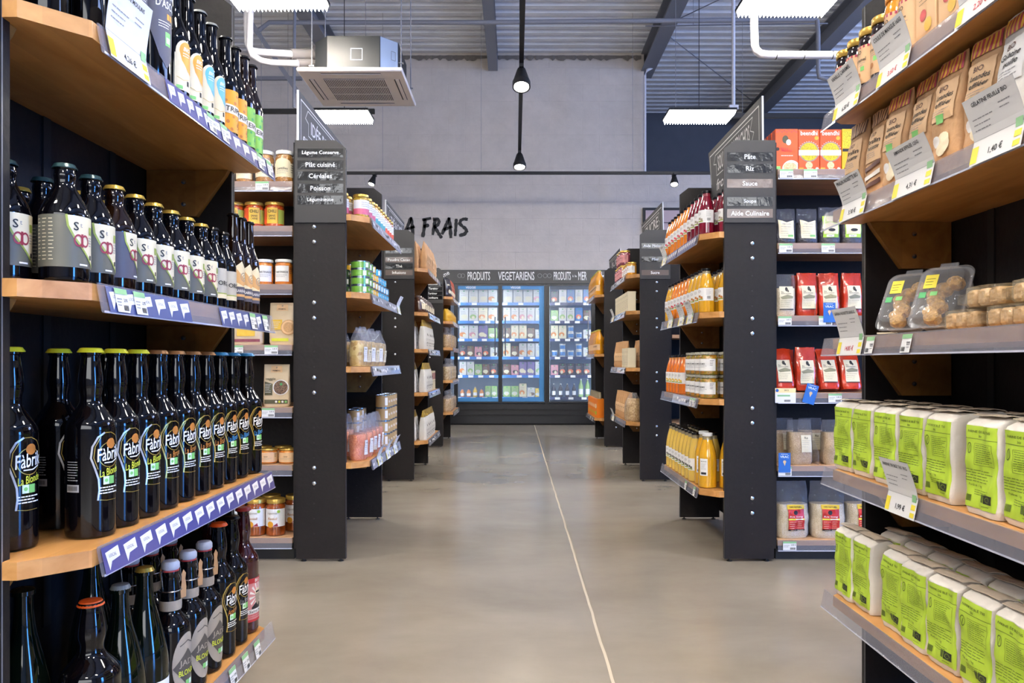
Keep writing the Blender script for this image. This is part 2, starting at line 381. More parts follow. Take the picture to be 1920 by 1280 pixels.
# ragged mortar line where the blockwork meets the roof
ml = MB(); mr_ = random.Random(5); x = -2.2
pts = []
while x < 1.92:
    pts.append((x, mr_.uniform(.0, .05))); x += .04
ml.rings([[(x, WALLY-.012-h*.2, CEIL-.075-h), (x, WALLY-.012-h*.3, CEIL-.04)] for x, h in pts], 'mortar', closed=False)
struct('trim_2', ml)
# girders along y
for k, (gx, y1) in enumerate([(-4.95, WALLY), (-2.64, WALLY), (-.33, WALLY), (1.98, WALLY+.3), (4.29, FARY), (6.6, FARY)]):
    mb = MB(); wdt = .07 if gx == -.33 else .10; z0, z1 = CEIL-.27, CEIL
    mb.box(gx-wdt, gx+wdt, -7, y1-.02, z0, z0+.016, 'girder'); mb.box(gx-wdt, gx+wdt, -7, y1-.02, z1-.016, z1, 'girder')
    mb.box(gx-.008, gx+.008, -7, y1-.02, z0+.016, z1-.016, 'girder'); mb.box(gx-wdt, gx+wdt, y1-.05, y1-.02, z0+.016, z1-.016, 'girder')
    tag(struct('trim_%d' % (3+k), mb), ['grey steel roof girder furthest to the left', 'grey steel roof girder above the air conditioner', 'slim grey steel roof girder over the aisle', 'grey steel roof girder at the end of the tall wall', 'large dark steel roof girder on the right', 'grey steel roof girder furthest to the right'][k])
# poster panel on the right of the wall
po = MB(); po.box(1.9, 2.62, WALLY-.03, WALLY, 2.72, 3.16, 'matte_black'); mat('pale_pink', '#b9a3a6', .5)
po.box(1.94, 2.58, WALLY-.036, WALLY-.03, 2.76, 3.12, 'pale_pink'); po.box(1.94, 2.58, WALLY-.038, WALLY-.036, 2.93, 2.94, 'matte_black')
tag(po.build('wall_panel'), 'black framed pale pink panel hanging on the wall behind the right shelves', 'panel')
# brush lettering painted on the wall: (LA) A FRAIS
def px_wall(x, y): return (x-VX)*WALLY/F, H+(VY-y)*WALLY/F
def letters():
    mb = MB(); rr = random.Random(11)
    S = [[(350, 332), (322, 400), (297, 462)], [(348, 330), (360, 410), (368, 522)], [(308, 442), (382, 418)],
         [(478, 345), (470, 430), (456, 515)], [(452, 356), (534, 340)], [(462, 418), (516, 402)],
         [(572, 350), (560, 420), (548, 495)], [(550, 350), (592, 345), (608, 368), (598, 402), (558, 424)], [(568, 420), (600, 475), (632, 524)],
         [(702, 334), (672, 400), (634, 490)], [(698, 334), (710, 420), (716, 524)], [(648, 446), (728, 416)],
         [(766, 345), (762, 420), (755, 505)], [(872, 352), (838, 345), (808, 358), (798, 390), (824, 416), (852, 436), (862, 462), (840, 488), (792, 500)]]
    for st in S:
        P = [px_wall(700+x/4.923, 340+y/4.923) for x, y in st]; Q = []
        for (a, b), (c, d) in zip(P, P[1:]):
            for t in range(5): Q.append((a+(c-a)*t/5, b+(d-b)*t/5))
        Q.append(P[-1]); l = []; r = []
        for i, (a, b) in enumerate(Q):
            c, d = Q[min(i+1, len(Q)-1)]; e_, f_ = Q[max(i-1, 0)]; dx, dy = c-e_, d-f_; q = math.hypot(dx, dy) or 1
            wv = (.024+rr.uniform(-.005, .005))*(.75 if i in (0, len(Q)-1) else 1)
            l.append((a-dy/q*wv, b+dx/q*wv)); r.append((a+dy/q*wv, b-dx/q*wv))
        fr = [(a, WALLY-.004, b) for a, b in l]+[(a, WALLY-.004, b) for a, b in r]; n = len(l)
        mb.add(fr, [(i, n+i, n+i+1, i+1) for i in range(n-1)], 'matte_black')
    return mb
tag(letters().build('wall_lettering', smooth=False), 'black brush lettering A FRAIS painted high on the grey wall', 'lettering')

# ------------------------------------------------------------------ services under the ceiling
def mbx(fn): mb = MB(); fn(mb); return mb
def arc(c, r, a0, a1, ax, n=6):
    out = []
    for i in range(n+1):
        a = a0+(a1-a0)*i/n; out.append((c[0]+r*math.cos(a), c[1], c[2]+r*math.sin(a)))
    return out
def at(px, py, y): return ((px-VX)*y/F, y, H+(VY-py)*y/F)
# louvred LED panels, real lamps of the room
def lamp(cx, cy, z, wx, wy, label):
    t = thing('ceiling_light', label, 'light', (cx, cy, z), 'square ribbed light panels under the roof')
    h = MB(); h.box(cx-wx/2-.01, cx+wx/2+.01, cy-wy/2-.01, cy+wy/2+.01, z+.03, z+.055, 'matte_black')
    h.box(cx-.03, cx+.03, cy-.03, cy+.03, z+.055, z+.09, 'matte_black'); h.build('housing', t)
    rb = MB(); n = 24; P = []
    for i in range(n): P += [(cx-wx/2+wx*i/n, z+.03), (cx-wx/2+wx*(i+.5)/n, z-.012)]
    P.append((cx+wx/2, z+.03)); k = len(P)
    rb.add([(a, y, c) for y in (cy-wy/2, cy+wy/2) for a, c in P], [(i, k+i, k+i+1, i+1) for i in range(k-1)], 'lamp'); rb.build('diffuser', t, smooth=False)
    cb = MB(); cb.tube([(cx, cy, z+.09), (cx, cy, CEIL)], .004, 'matte_black', 6); cb.build('hanging_rod', t)
zl = 3.5
lamp(-1.74, 5.5, zl, .68, .36, 'ribbed white light panel at top left, cut by the picture edge, nearest on the left')
lamp(-1.85, 8.2, zl, .56, .34, 'ribbed white light panel hanging behind the air conditioner')
lamp(2.02, 5.6, zl, .66, .36, 'ribbed white light panel at top right, cut by the picture edge, nearest on the right')
lamp(1.99, 8.2, zl, .70, .36, 'ribbed white light panel in front of the dark wall on the right')
for lx, ly, nm in ((-1.8, 2.4, 'left, over the near shelves'), (2.0, 2.4, 'right, over the near shelves'), (-1.8, -.6, 'left, behind the viewer'), (2.0, -.6, 'right, behind the viewer'),
                   (.1, .9, 'middle, over the viewer'), (.1, -2.6, 'middle, well behind the viewer'), (5.4, 5.5, 'far right aisle'), (-5.2, 5.5, 'far left aisle')):
    lamp(lx, ly, zl+.15, .66, .36, 'ribbed white light panel, '+nm)
# lighting tracks
t = thing('lighting_track', 'black lighting track running down the middle of the aisle with two spotlights', 'track', (.055, 7.5, 3.5))
MB().box(.035, .075, 4.2, 9.6, 3.5, 3.535, 'matte_black').build('track', t)
for yy in (5.0, 7.2, 9.3): MB().tube([(.055, yy, 3.535), (.055, yy, CEIL)], .004, 'matte_black', 6).build('hanging_rod', t)
def spot(x, y, z, r, ln, tilt, label, power):
    t = thing('spotlight', label, 'spotlight', (x, y, z), 'black spotlights on the tracks')
    MB().box(-.02, .02, -.07, .07, -.03, 0, 'matte_black').build('adapter', None, org=(0, 0, 0)).parent = t
    hd = MB().lathe([(r*.45, 0), (r*.52, -.01), (r, -ln*.72), (r*1.05, -ln*.74), (r*1.05, -ln), (r*.9, -ln), (r*.86, -ln*.86), (0, -ln*.86)], 'matte_black', 24, cap=False)
    ho = hd.build('lamp_head', None, org=(0, 0, 0)); ho.parent = t; ho.location = (0, 0, -.03); ho.rotation_euler = tilt
    ln_ = MB().lathe([(r*.84, -ln*.93), (0, -ln*.93)], 'spot_lens', 20).build('lens', None, org=(0, 0, 0)); ln_.parent = ho
    l = bpy.data.lights.new('spot_beam', 'SPOT'); l.energy = power; l.spot_size = math.radians(75); l.spot_blend = .6; l.color = (1, .93, .82); l.shadow_soft_size = .05
    lo = bpy.data.objects.new('spot_beam', l); C.objects.link(lo); lo.parent = ho; lo.location = (0, 0, -ln*1.02)
spot(.055, 6.75, 3.5, .076, .20, (-.38, 0, 0), 'black spotlight on the aisle track, the nearer one', 60)
spot(.055, 9.5, 3.5, .076, .19, (-.30, 0, 0), 'black spotlight at the far end of the aisle track', 60)
t = thing('lighting_track', 'long black lighting track crossing the aisle in front of the refrigerated cabinet', 'track', (0, 10.0, 3.34))
MB().box(-4.5, 4.5, 9.98, 10.02, 3.34, 3.375, 'matte_black').build('track', t)
for xx in (-3, -1.75, -.45, 1.55, 3): MB().tube([(xx, 10, 3.375), (xx, 10, CEIL)], .0025, 'pipe_grey', 6).build('hanging_wire', t)
spot(-1.85, 9.95, 3.34, .045, .14, (-.35, .25, 0), 'small black spotlight on the crossing track, over the left shelves', 90)
spot(2.09, 9.95, 3.34, .05, .15, (-.45, .1, 0), 'small black spotlight on the crossing track, over the right shelves', 90)
for sx, yy, x0, x1, nm in ((-1, 8.35, -2.9, -1.55, 'left, above the ribbed light'), (1, 8.5, 1.7, 4.8, 'right, above the ribbed light')):
    t = thing('lighting_track', 'black lighting track on the '+nm, 'track', (x0, yy, 3.62)); MB().box(x0, x1, yy-.02, yy+.02, 3.60, 3.65, 'matte_black').build('track', t)
    for xx in (x0+.1, x1-.1): MB().tube([(xx, yy, 3.65), (xx, yy, CEIL)], .003, 'pipe_grey', 6).build('hanging_wire', t)
# sprinkler / service pipes
tag(MB().tube([at(478, 62, 9.2), at(505, 42, 9.2), at(905, 42, 9.2), at(1532, 36, 9.2)], .028, 'pipe_grey', 10).build('ceiling_pipe'), 'long dark grey pipe crossing the whole ceiling', 'pipe')
tag(MB().tube([at(1210, 49, 9.4), at(1552, 44, 9.4)], .008, 'pipe_grey', 6).tube([at(1300, 48, 9.4), (at(1300, 48, 9.4)[0], 9.4, CEIL)], .003, 'pipe_grey', 6).build('conduit'), 'thin grey conduit under the corrugated roof on the right', 'conduit')
tag(MB().tube([at(430, 62, 11.2892), at(1200, 50, 11.2892)], .011, 'pipe_grey', 6).box(-2.6, -2.58, 11.27, 11.3, at(0, 57, 11.2892)[2]-.02, at(0, 57, 11.2892)[2]+.02, 'pipe_grey').tube([at(900, 55.5, 11.2892), (at(900, 55, 11.2892)[0], 11.2892, CEIL)], .004, 'pipe_grey', 6).build('conduit'), 'thin dark conduit running close to the top of the grey wall', 'conduit')
tag(MB().tube([at(1532, 38, 9.1), at(1534, 60, 9.1), at(1534, 130, 9.1), at(1536, 145, 9.1), at(1552, 149, 9.1), at(1640, 142, 9.1)], .026, 'pipe_grey', 10).build('ceiling_pipe'), 'grey pipe dropping beside the big girder on the right', 'pipe')
def pipe_rt():
    P = [at(1413, 2, 5.9), at(1415, 85, 5.9), at(1418, 94, 5.9), at(1426, 101, 5.9), at(1440, 103, 5.9), at(1760, 104, 5.9)]
    t = thing('insulated_pipe', 'white insulated pipe bending to the right below the ceiling', 'pipe', (P[0][0], 5.9, 3.0))
    MB().tube([(P[0][0], 5.9, CEIL)]+P, .030, 'pipe_white', 14).build('pipe', t)
    for px in (1455, 1507, 1560):
        c = at(px, 103.5, 5.9); MB().tube([(c[0]-.003, c[1], c[2]), (c[0]+.003, c[1], c[2])], .0315, 'matte_black', 14).build('clamp', t)
pipe_rt()
def pipes_lt():
    t = thing('insulated_pipe', 'pair of white insulated pipes feeding the air conditioner', 'pipe', (-2.1, 6.1, 3.0))
    A = [at(463, 0, 6.2), at(465, 80, 6.2), at(470, 94, 6.2), at(484, 98, 6.2), at(552, 102, 6.2)]
    B = [at(470, 0, 6.15), at(468, 88, 6.15), at(474, 104, 6.15), at(490, 114, 6.15), at(510, 118, 6.15), at(560, 119, 6.15)]
    MB().tube([(A[0][0], 6.2, CEIL)]+A, .030, 'pipe_white', 12).build('pipe', t); MB().tube([(B[0][0], 6.15, CEIL)]+B, .026, 'pipe_white', 12).build('pipe', t)
    mat('foam_grey', '#6f6a69', .8); MB().tube([at(546, 102, 6.2), at(588, 103, 6.3)], .045, 'foam_grey', 14).build('sleeve', t)
    MB().tube([at(556, 119, 6.2), at(588, 119, 6.3)], .035, 'foam_grey', 14).build('sleeve', t)
pipes_lt()
tag(MB().tube([at(1375, 0, 8.4), at(1375, 198, 8.4)], .020, 'pipe_white', 10).tube([(at(1375, 0, 8.4)[0], 8.4, CEIL), at(1375, 0, 8.4)], .020, 'pipe_white', 10)
    .box(at(1375, 0, 8.4)[0]-.05, at(1375, 0, 8.4)[0]+.05, 8.37, 8.43, at(0, 206, 8.4)[2], at(0, 198, 8.4)[2], 'pipe_white').build('drop_conduit'), 'white conduit dropping from the roof to the right light track', 'conduit')
tag(MB().tube([at(553, 0, 8.3), at(552, 60, 8.3), at(551, 202, 8.3)], .018, 'pipe_grey', 8).build('drop_conduit'), 'grey conduit dropping from the roof to the left light track', 'conduit')
tag(MB().tube([at(1224, 126, 11.2), at(1213, 132, 11.2), at(1209, 142, 11.2), at(1209, 324, 11.2)], .022, 'pipe_white', 8).build('wall_conduit'), 'pale conduit running down the right edge of the tall grey wall', 'conduit')
tag(MB().bar(at(446, 5, 9.0), at(600, 235, 9.0), .05, .05, 'pipe_grey').build('roof_brace'), 'grey diagonal steel brace at upper left', 'brace')
tag(MB().bar(at(470, 147, 11.27), at(566, 147, 11.27), .05, .05, 'pipe_grey').build('conduit_tray'), 'short grey tray on the wall left of the air conditioner', 'tray')
for a, b_, nm in (((2.0, 10.4, 5.42), (4.2, 13.3, 5.42), 'falling to the right'), ((2.0, 10.3, 5.42), (4.2, 7.3, 5.42), 'rising to the right')):
    tag(MB().tube([a, b_], .007, 'pipe_grey', 6).build('bracing_cable'), 'thin bracing cable under the right roof, '+nm, 'cable')
# ceiling cassette
mat('cassette_metal', '#1b1d1f', .5); mat('cassette_white', '#e4ddd8', .45); mat('slot_dark', '#2a2c34', .6); mat('bright_metal', '#b9c6d6', .3, metal=.5)
def cassette():
    x0, x1, y0, y1, z = -1.735, -.895, 6.0, 6.84, 3.18
    t = thing('air_conditioner', 'grey metal ceiling cassette air conditioner with a white grille panel', 'air conditioner', ((x0+x1)/2, (y0+y1)/2, z))
    a, b, c, d, q = x0+.10, x1-.06, y0+.06, y1-.06, .13
    body = MB(); P = [(a+q, c), (b-q, c), (b, c+q), (b, d-q), (b-q, d), (a+q, d), (a, d-q), (a, c+q)]
    body.prism(P, z+.02, z+.29, 'cassette_metal')
    s = facing(c, 0)
    for u in (-1.27,): body.gline(s, [(u-.045, z+.10), (u+.045, z+.10), (u+.045, z+.19), (u-.045, z+.19), (u-.045, z+.10)], .004, 'bright_metal')
    ax, ay = (b-q+b)/2, (c+c+q)/2; dv = (math.sqrt(.5), math.sqrt(.5))
    s2 = lambda u, v, o: (ax+dv[0]*u+o*dv[0], ay+dv[1]*u-o*dv[1], v)
    body.grect(s2, -.085, .085, z+.02, z+.288, 'bright_metal', .001); body.gline(s2, [(.02, z+.13), (.06, z+.13), (.06, z+.2), (.02, z+.2), (.02, z+.13)], .004, 'girder', .003)
    body.build('casing', t)
    pn = MB(); pn.rbox(x0, x1, y0, y1, z-.012, z+.02, .008, 'cassette_white'); po_ = pn.build('panel', t)
    cx, cy = (x0+x1)/2, (y0+y1)/2
    gr = MB(); gw = .25; gr.box(cx-gw, cx+gw, cy-gw, cy+gw, z-.0145, z-.012, 'slot_dark')
    n = 34
    for i in range(n+1):
        u = cx-gw+2*gw*i/n; gr.box(u-.003, u+.003, cy-gw, cy+gw, z-.018, z-.0145, 'cassette_white')
    for i in range(4):
        v = cy-gw+2*gw*i/3; gr.box(cx-gw, cx+gw, v-.004, v+.004, z-.0195, z-.018, 'cassette_white')
    gr.build('intake_grille', po_)
    for k, (u0, u1, v0, v1) in enumerate([(cx-.24, cx+.24, cy-.37, cy-.325), (cx-.24, cx+.24, cy+.325, cy+.37), (cx-.37, cx-.325, cy-.24, cy+.24), (cx+.325, cx+.37, cy-.24, cy+.24)]):
        sl = MB(); sl.box(u0, u1, v0, v1, z-.013, z-.0122, 'slot_dark'); e = .012
        if k < 2: sl.box(u0, u1, v0+e, v1-.006, z-.017, z-.013, 'cassette_white')
        else: sl.box(u0+e, u1-.006, v0, v1, z-.017, z-.013, 'cassette_white')
        sl.build('air_flap', po_)
    for xx, yy in ((x0+.07, y0+.2), (x1-.03, y0+.14), (x1-.03, y1-.14), (x0+.07, y1-.2)):
        MB().tube([(xx, yy, z+.05), (xx, yy, CEIL)], .005, 'pipe_grey', 6).box(xx-.02, xx+.02, yy-.015, yy+.015, z+.10, z+.104, 'steel').build('hanging_rod', t)
cassette()
# ------------------------------------------------------------------ shelf bays facing the aisle
XL, XR = -.946, 1.118        # back boards
def bay(side, y0, shelves, name_label, sign=None, topper=None, tags=None, bolts=(), ystrips=True, lens=None, rails=None):
    """side -1 left / +1 right; returns the thing. q = distance from the back board towards the aisle"""
    y1 = y0+.90; XB = XL if side < 0 else XR
    X = lambda q: XB+q if side < 0 else XB-q
    T = 1.815; th = .022
    root = thing('display_bay', name_label, 'shelving', ((X(.1)), y0+.45, 0), 'black bays with wooden shelves facing the aisle')
    def bx(mb, q0, q1, a, b, z0, z1, mt): mb.box(min(X(q0), X(q1)), max(X(q0), X(q1)), a, b, z0, z1, mt)
    for ya, near in ((y0, True), (y1-th, False)):
        p = MB(); prof = [(0, .012), (.214, .012), (.214, T-.035), (.214-.045, T), (0, T)]
        p.rings([[(X(q), y, z) for q, z in prof] for y in ((ya, ya+th) if side < 0 else (ya, ya+th))], 'black_board', True, True)
        for (q0, z0), (q1, z1) in ((( .214, .012), (.214, T-.035)), ((.214, T-.035), (.169, T))):
            p.add([(X(q0)+(-side)*.0006, ya+.003, z0), (X(q0)+(-side)*.0006, ya+.006, z0), (X(q1)+(-side)*.0006, ya+.006, z1), (X(q1)+(-side)*.0006, ya+.003, z1)], [(0, 1, 2, 3)], 'edge_highlight')  # light caught by the panel edge, painted as a thin paler line
        po = p.build('side_panel', root, smooth=False)
        fo = MB()
        for q in (.03, .19): fo.lathe([(.012, 0), (.012, .004), (.005, .005), (.005, .014)], 'black', 10, (X(q), ya+th/2, 0))
        fo.build('levelling_foot', po)
        if near and bolts:
            for zb in bolts:
                bm = MB(); s = facing(ya); bm.lathe([(.0082, 0), (.0082, .003), (.005, .0055), (0, .006)], 'steel', 12)
                o = bm.build('bolt', None, org=(0, 0, 0)); o.parent = po; o.rotation_euler = (PI/2, 0, 0)
                o.location = Vector((X(.078) if side < 0 else X(.095), ya, zb))-parent_origin(root)
        if not near and bolts:
            for zb in bolts[::2]:
                bm = MB(); bm.lathe([(.006, 0), (.006, .002), (0, .003)], 'steel', 10)
                o = bm.build('bolt', None, org=(0, 0, 0)); o.parent = po; o.rotation_euler = (PI/2, 0, 0)
                o.location = Vector((X(.11), ya, zb-.05))-parent_origin(root)
        hm = MB(); z = .12
        while z < 1.42:
            s = facing(ya) if near else facing(ya)
            if all(abs(z-b) > .02 for b in bolts): hm.gdisc(s, X(.078) if side < 0 else X(.095), z, .0035, 'black', .0006, 8)
            z += .0655
        tag(hm.build('dowel_holes', po), kind='stuff')
    bk = MB(); bx(bk, -.018, 0, y0+th, y1-th, .05, T, 'black_board')
    for yy in (y0+.2, y0+.45, y0+.7): bx(bk, .0005, .004, yy-.012, yy+.012, .33, T-.02, 'matte_black')
    bk.build('back_panel', root, smooth=False)
    c = .07
    out = [(.001, y0+th+.001), (.213, y0+th+.001), (.2145, y0+.004), (.236, y0+.004), (.304, y0+.004+c), (.304, y1-.035), (.27, y1-.004), (.2145, y1-.004), (.213, y1-th-.001), (.001, y1-th-.001)]
    for k, zt in enumerate(shelves):
        s = MB(); s.prism([(X(q), y) for q, y in out], zt-.026, zt, 'shelf_wood'); so = s.build('shelf', root, smooth=False)
        lo = shelves[k+1] if k+1 < len(shelves) else 0
        for ya in (y0+th+.0005, y1-th-.0185):
            br = MB(); pr = [(.004, zt-.027), (.212, zt-.027), (.205, zt-.04), (.130, zt-.145), (.004, zt-.145)]
            br.rings([[(X(q), y, z) for q, z in pr] for y in (ya, ya+.018)], 'bracket_wood', True, True)
            br.build('bracket', so, smooth=False)
            for zz in (zt-.058, zt-.115):
                b2 = MB().lathe([(.006, 0), (.006, .004), (0, .005)], 'steel', 8).build('bracket_screw', None, org=(0, 0, 0)); b2.parent = so
                b2.rotation_euler = (PI/2, 0, 0); b2.location = Vector((X(.10), ya if ya > y0+.4 else ya, zz))-parent_origin(root)
        r0, r1 = y0+.085, y1+.012
        rl = MB(); pr = [(.305, zt+.002), (.3075, zt+.002), (.3165, zt-.042), (.3145, zt-.044), (.3125, zt-.042), (.305, zt-.004)]
        rl.rings([[(X(q), y, z) for q, z in pr] for y in (r0, r1)], 'rail_plastic', True, True)
        rl.add([(X(.3165)-side*.0004, r0, zt-.0405), (X(.3165)-side*.0004, r1, zt-.0405), (X(.3165)-side*.0004, r1, zt-.044), (X(.3165)-side*.0004, r0, zt-.044)], [(0, 1, 2, 3)], 'rail_edge')
        rl.build('price_rail', so, smooth=False)
        if tags and tags.get(k):
            rail_surf = lambda u, v, o, zt=zt: ((X(.3080+(.0090)*(v/.042)+o)), u, zt-v)    # v measured downwards
            for spec in tags[k]: put_strip(so, rail_surf, spec, side, y0)
    if sign:
        s0 = MB(); zb, zt_ = 1.462, T+.002; qa, qb = -.004, .216
        pr = [(qa, zb), (qb, zb), (qb, T-.033), (.171, zt_), (qa, zt_)]
        s0.rings([[(X(q), y, z) for q, z in pr] for y in (y0-.006, y0-.0005)], 'sign_black', True, True)
        s0.add([(X(qb)-side*.0006, y0-.006, zb), (X(qb)-side*.0006, y0-.0005, zb), (X(qb)-side*.0006, y0-.0005, T-.033), (X(qb)-side*.0006, y0-.006, T-.033)], [(0, 1, 2, 3)], 'edge_highlight')  # painted highlight down the edge of the sign board
        so = s0.build('sign_board', root, smooth=False)
        for txt, z, brown in sign:
            st = MB(); sf = facing(y0-.0065); a, b = sorted((X(.008), X(.205))); st.grect(sf, a, b, z-.019, z+.019, 'strip_brown' if brown else 'strip_black', .0005)
            st.gtext(sf, txt, (a+b)/2, z, .0205, 'white', .0012, maxw=.178)
            st.build('category_strip', so)
    if topper: topper(root, X, y0)
    return root
def put_strip(so, sf, spec, side, y0):
    kind = spec[0]; org = parent_origin(so)
    fl = -1 if side > 0 else 1
    if kind == 'local':              # coloured band with white flag marks
        _, a, b, n, col = spec; mb = MB(); mb.grect(sf, y0+a, y0+b, .0415, .001, col, .0012)
        st = (b-a)/n
        for i in range(n):
            u = y0+a+st*(i+.5); w_ = min(st*.36, .022)
            P = [(u-w_*fl, .010), (u+w_*fl, .006), (u+w_*fl*1.05, .023), (u-w_*fl*.35, .026), (u-w_*fl*.75, .038)]
            mb.gpoly(sf, P, 'paper', .0018)
            s2 = lambda a_, b_, o, u=u: sf(u+a_*fl, .0165-b_, o)
            mb.gtext(s2, 'LOCAL', 0, 0, .005, 'grey_ink', .0024, maxw=w_*1.5)
        mb.build('price_strip', so)
    elif kind == 'tag':
        for u0 in spec[1:]:
            u = y0+u0; mb = MB(); w_ = .019; mb.grect(sf, u-w_, u+w_, .040, .002, 'paper', .003); mb.grect(sf, u-w_, u+w_, .011, .002, 'green_tag', .0036)
            for i in range(6): mb.grect(sf, u+.001+i*.0026, u+.0024+i*.0026, .037, .028, 'ink', .0036)
            mb.glines(lambda a, b, o: sf(a, .04-b, o), u-w_+.003, u, .022, 3, .005, 'grey_ink', .0018, .0036)
            s2 = lambda a_, b_, o, u=u: sf(u+a_*fl, .0205-b_, o)
            mb.gtext(s2, '2,95', .010*1, 0, .006, 'ink', .0038)
            mb.build('price_tag', so)
    elif kind == 'band':             # printed paper band
        _, a, b, col = spec; mb = MB(); mb.grect(sf, y0+a, y0+b, .040, .001, col, .0014); r = random.Random(int(a*100)+5)
        u = y0+a+.01
        while u < y0+b-.03:
            w2 = r.uniform(.01, .03); v = r.uniform(.008, .02); mb.grect(sf, u, u+w2, v+.012, v, r.choice(['grey_ink', 'paper', 'ink', 'paper']), .0018); u += w2+r.uniform(.008, .02)
        mb.build('price_strip', so)
# chalk topper signs standing on the back boards
def topper_left(words, sub=None, ztop=2.035):
    def f(root, X, y0):
        s = MB(); x = X(.008); s.box(x-.004, x+.004, y0+.0, y0+.90, 1.80, ztop, 'chalkboard')
        s.box(x-.0045, x+.0045, y0-.003, y0, 1.80, ztop, 'chalk'); o = s.build('topper_sign', root, smooth=False)
        # face looks towards the aisle (+X): right-hand direction is +Y
        sf = lambda u, v, o_: (x+.0042+o_, y0+u, v); c = MB(); zt = ztop
        c.gline(sf, [(.03, 1.83), (.03, zt-.03), (.87, zt-.03), (.87, 1.83)], .006, 'chalk')
        c.gline(sf, [(.14, zt-.045), (.10, zt-.09), (.15, zt-.10), (.15, zt-.155), (.78, zt-.155), (.78, zt-.10), (.83, zt-.09), (.78, zt-.045), (.14, zt-.045)], .004, 'chalk')
        c.gtext(sf, words, .47, zt-.10, .075, 'chalk', w=.56); 
        if sub: c.gtext(sf, sub, .20, 1.845, .045, 'chalk', w=.28)
        c.build('chalk_lettering', o)
    return f
def topper_right(words, sub=None, ztop=2.01):
    def f(root, X, y0):
        s = MB(); x = X(.050); dz = .012
        pr = [(y0+.0, ztop), (y0+.90, ztop), (y0+.86, 1.74), (y0+.03, 1.74)]
        s.rings([[(x+e+(dz if z < 1.9 else 0), y, z) for y, z in pr] for e in (-.004, .004)], 'chalkboard', True, True)
        s.add([(x-.004, y0-.001, ztop), (x+.004, y0-.001, ztop), (x+.004+dz, y0+.029, 1.74), (x-.004+dz, y0+.029, 1.74)], [(0, 1, 2, 3)], 'chalk')
        o = s.build('topper_sign', root, smooth=False)
        # face looks towards the aisle (-X): right-hand direction is -Y
        sf = lambda u, v, o_: (x-.0045-o_+dz*(ztop-v)/.27, y0+.90-u, v); c = MB(); zt = ztop
        c.gline(sf, [(.04, 1.83), (.03, zt-.03), (.86, zt-.03), (.84, 1.76)], .006, 'chalk')
        c.gline(sf, [(.14, zt-.05), (.10, zt-.09), (.15, zt-.10), (.15, zt-.16), (.74, zt-.16), (.78, zt-.12), (.73, zt-.10), (.77, zt-.05), (.14, zt-.05)], .004, 'chalk')
        c.gtext(sf, words, .45, zt-.105, .078, 'chalk', w=.54)
        if sub: c.gtext(sf, sub, .25, 1.80, .055, 'chalk', w=.22, shear=.3)
        c.gdisc(sf, .74, zt-.20, .022, 'chalk', .0008, 16, r0=.75); c.gline(sf, [(.74, zt-.222), (.73, zt-.25)], .004, 'chalk')
        c.build('chalk_lettering', o)
    return f
zpx = lambda py: H+(VY-py)*.0023
B1 = [zpx(p) for p in (425, 453, 567, 596, 708, 736, 877, 906)]
B1R = [zpx(p) for p in (456, 484, 597, 625, 765, 793, 934, 962)]
Y0, Y1, Y2, Y3 = 1.075, 3.27, 5.48, 7.69
SL0 = [1.378, .980, .575, .179]; SR0 = [1.505, 1.245, .920, .585, .263]
SL1 = [1.500, 1.165, .842, .426]; SR1 = [1.425, 1.080, .700, .302]
SL2 = [1.545, 1.225, .957, .640, .288]; SR2 = [1.500, 1.235, .820, .425]
SL3 = [1.530, 1.280, 1.010, .675, .350]; SR3 = [1.550, .945, .290]
bay(-1, Y0, SL0, 'black bay of dark beer bottles, nearest on the left', tags={
    0: [('local', .30, .50, 5, 'violet_strip'), ('local', .50, .91, 7, 'violet_strip'), ('tag', .50, .57, .80, .87)],
    1: [('local', .10, .40, 6, 'blue_strip'), ('local', .55, .86, 7, 'blue_strip'), ('tag', .14, .20, .75, .84)],
    2: [('local', .088, .905, 15, 'violet_strip')], 3: [('tag', .62, .70, .78)]})
bay(1, Y0, SR0, 'black bay of baking goods and flour, nearest on the right', tags={2: [('tag', .79, .64, .48)]})
bay(-1, Y1, SL1, 'black bay of tins, pasta and lentils behind the left beer bay', bolts=B1,
    sign=[('Légume Conserve', zpx(287), 0), ('Plât cuisiné', zpx(309), 0), ('Céréales', zpx(330), 0), ('Poisson', zpx(353), 0), ('Légumineuse', zpx(375), 0)],
    topper=topper_left('IDÉE RECETTE', 'entre...'), tags={0: [('band', .09, .9, 'rail_edge')], 1: [('band', .09, .88, 'grey_ink')], 2: [('band', .10, .88, 'rail_edge')], 3: [('band', .09, .9, 'rail_edge')]})
bay(1, Y1, SR1, 'black bay of soup bottles and jars behind the right flour bay', bolts=B1R,
    sign=[('Pâte', zpx(294), 0), ('Riz', zpx(316), 0), ('Sauce', zpx(344), 1), ('Soupe', zpx(378), 0), ('Aide Culinaire', zpx(400), 1)],
    topper=topper_right('SOUPES & GASPACHOS', 'froid'), tags={0: [('local', .10, .48, 8, 'violet_strip'), ('local', .5, .88, 7, 'violet_strip')], 2: [('band', .10, .60, 'rail_edge'), ('tag', .14, .20)], 3: [('tag', .13, .3)]})
ZP2 = lambda py: H+(VY-py)*5.48/F
bay(-1, Y2, SL2, 'black bay of kraft and white coffee bags, third on the left', bolts=[ZP2(p) for p in (529, 597, 613, 664, 775)],
    sign=[('Café', ZP2(470), 0), ('Poudre Cacao', ZP2(487), 1), ('Thé', ZP2(499), 0), ('Infusions', ZP2(511), 1)], topper=topper_left('THÉ & CAFÉ'),
    tags={0: [('tag', .2, .35, .5, .65)], 1: [('band', .1, .88, 'rail_edge')], 2: [('band', .1, .88, 'rail_edge')], 3: [('band', .1, .88, 'rail_edge')], 4: [('band', .1, .88, 'rail_edge')]})
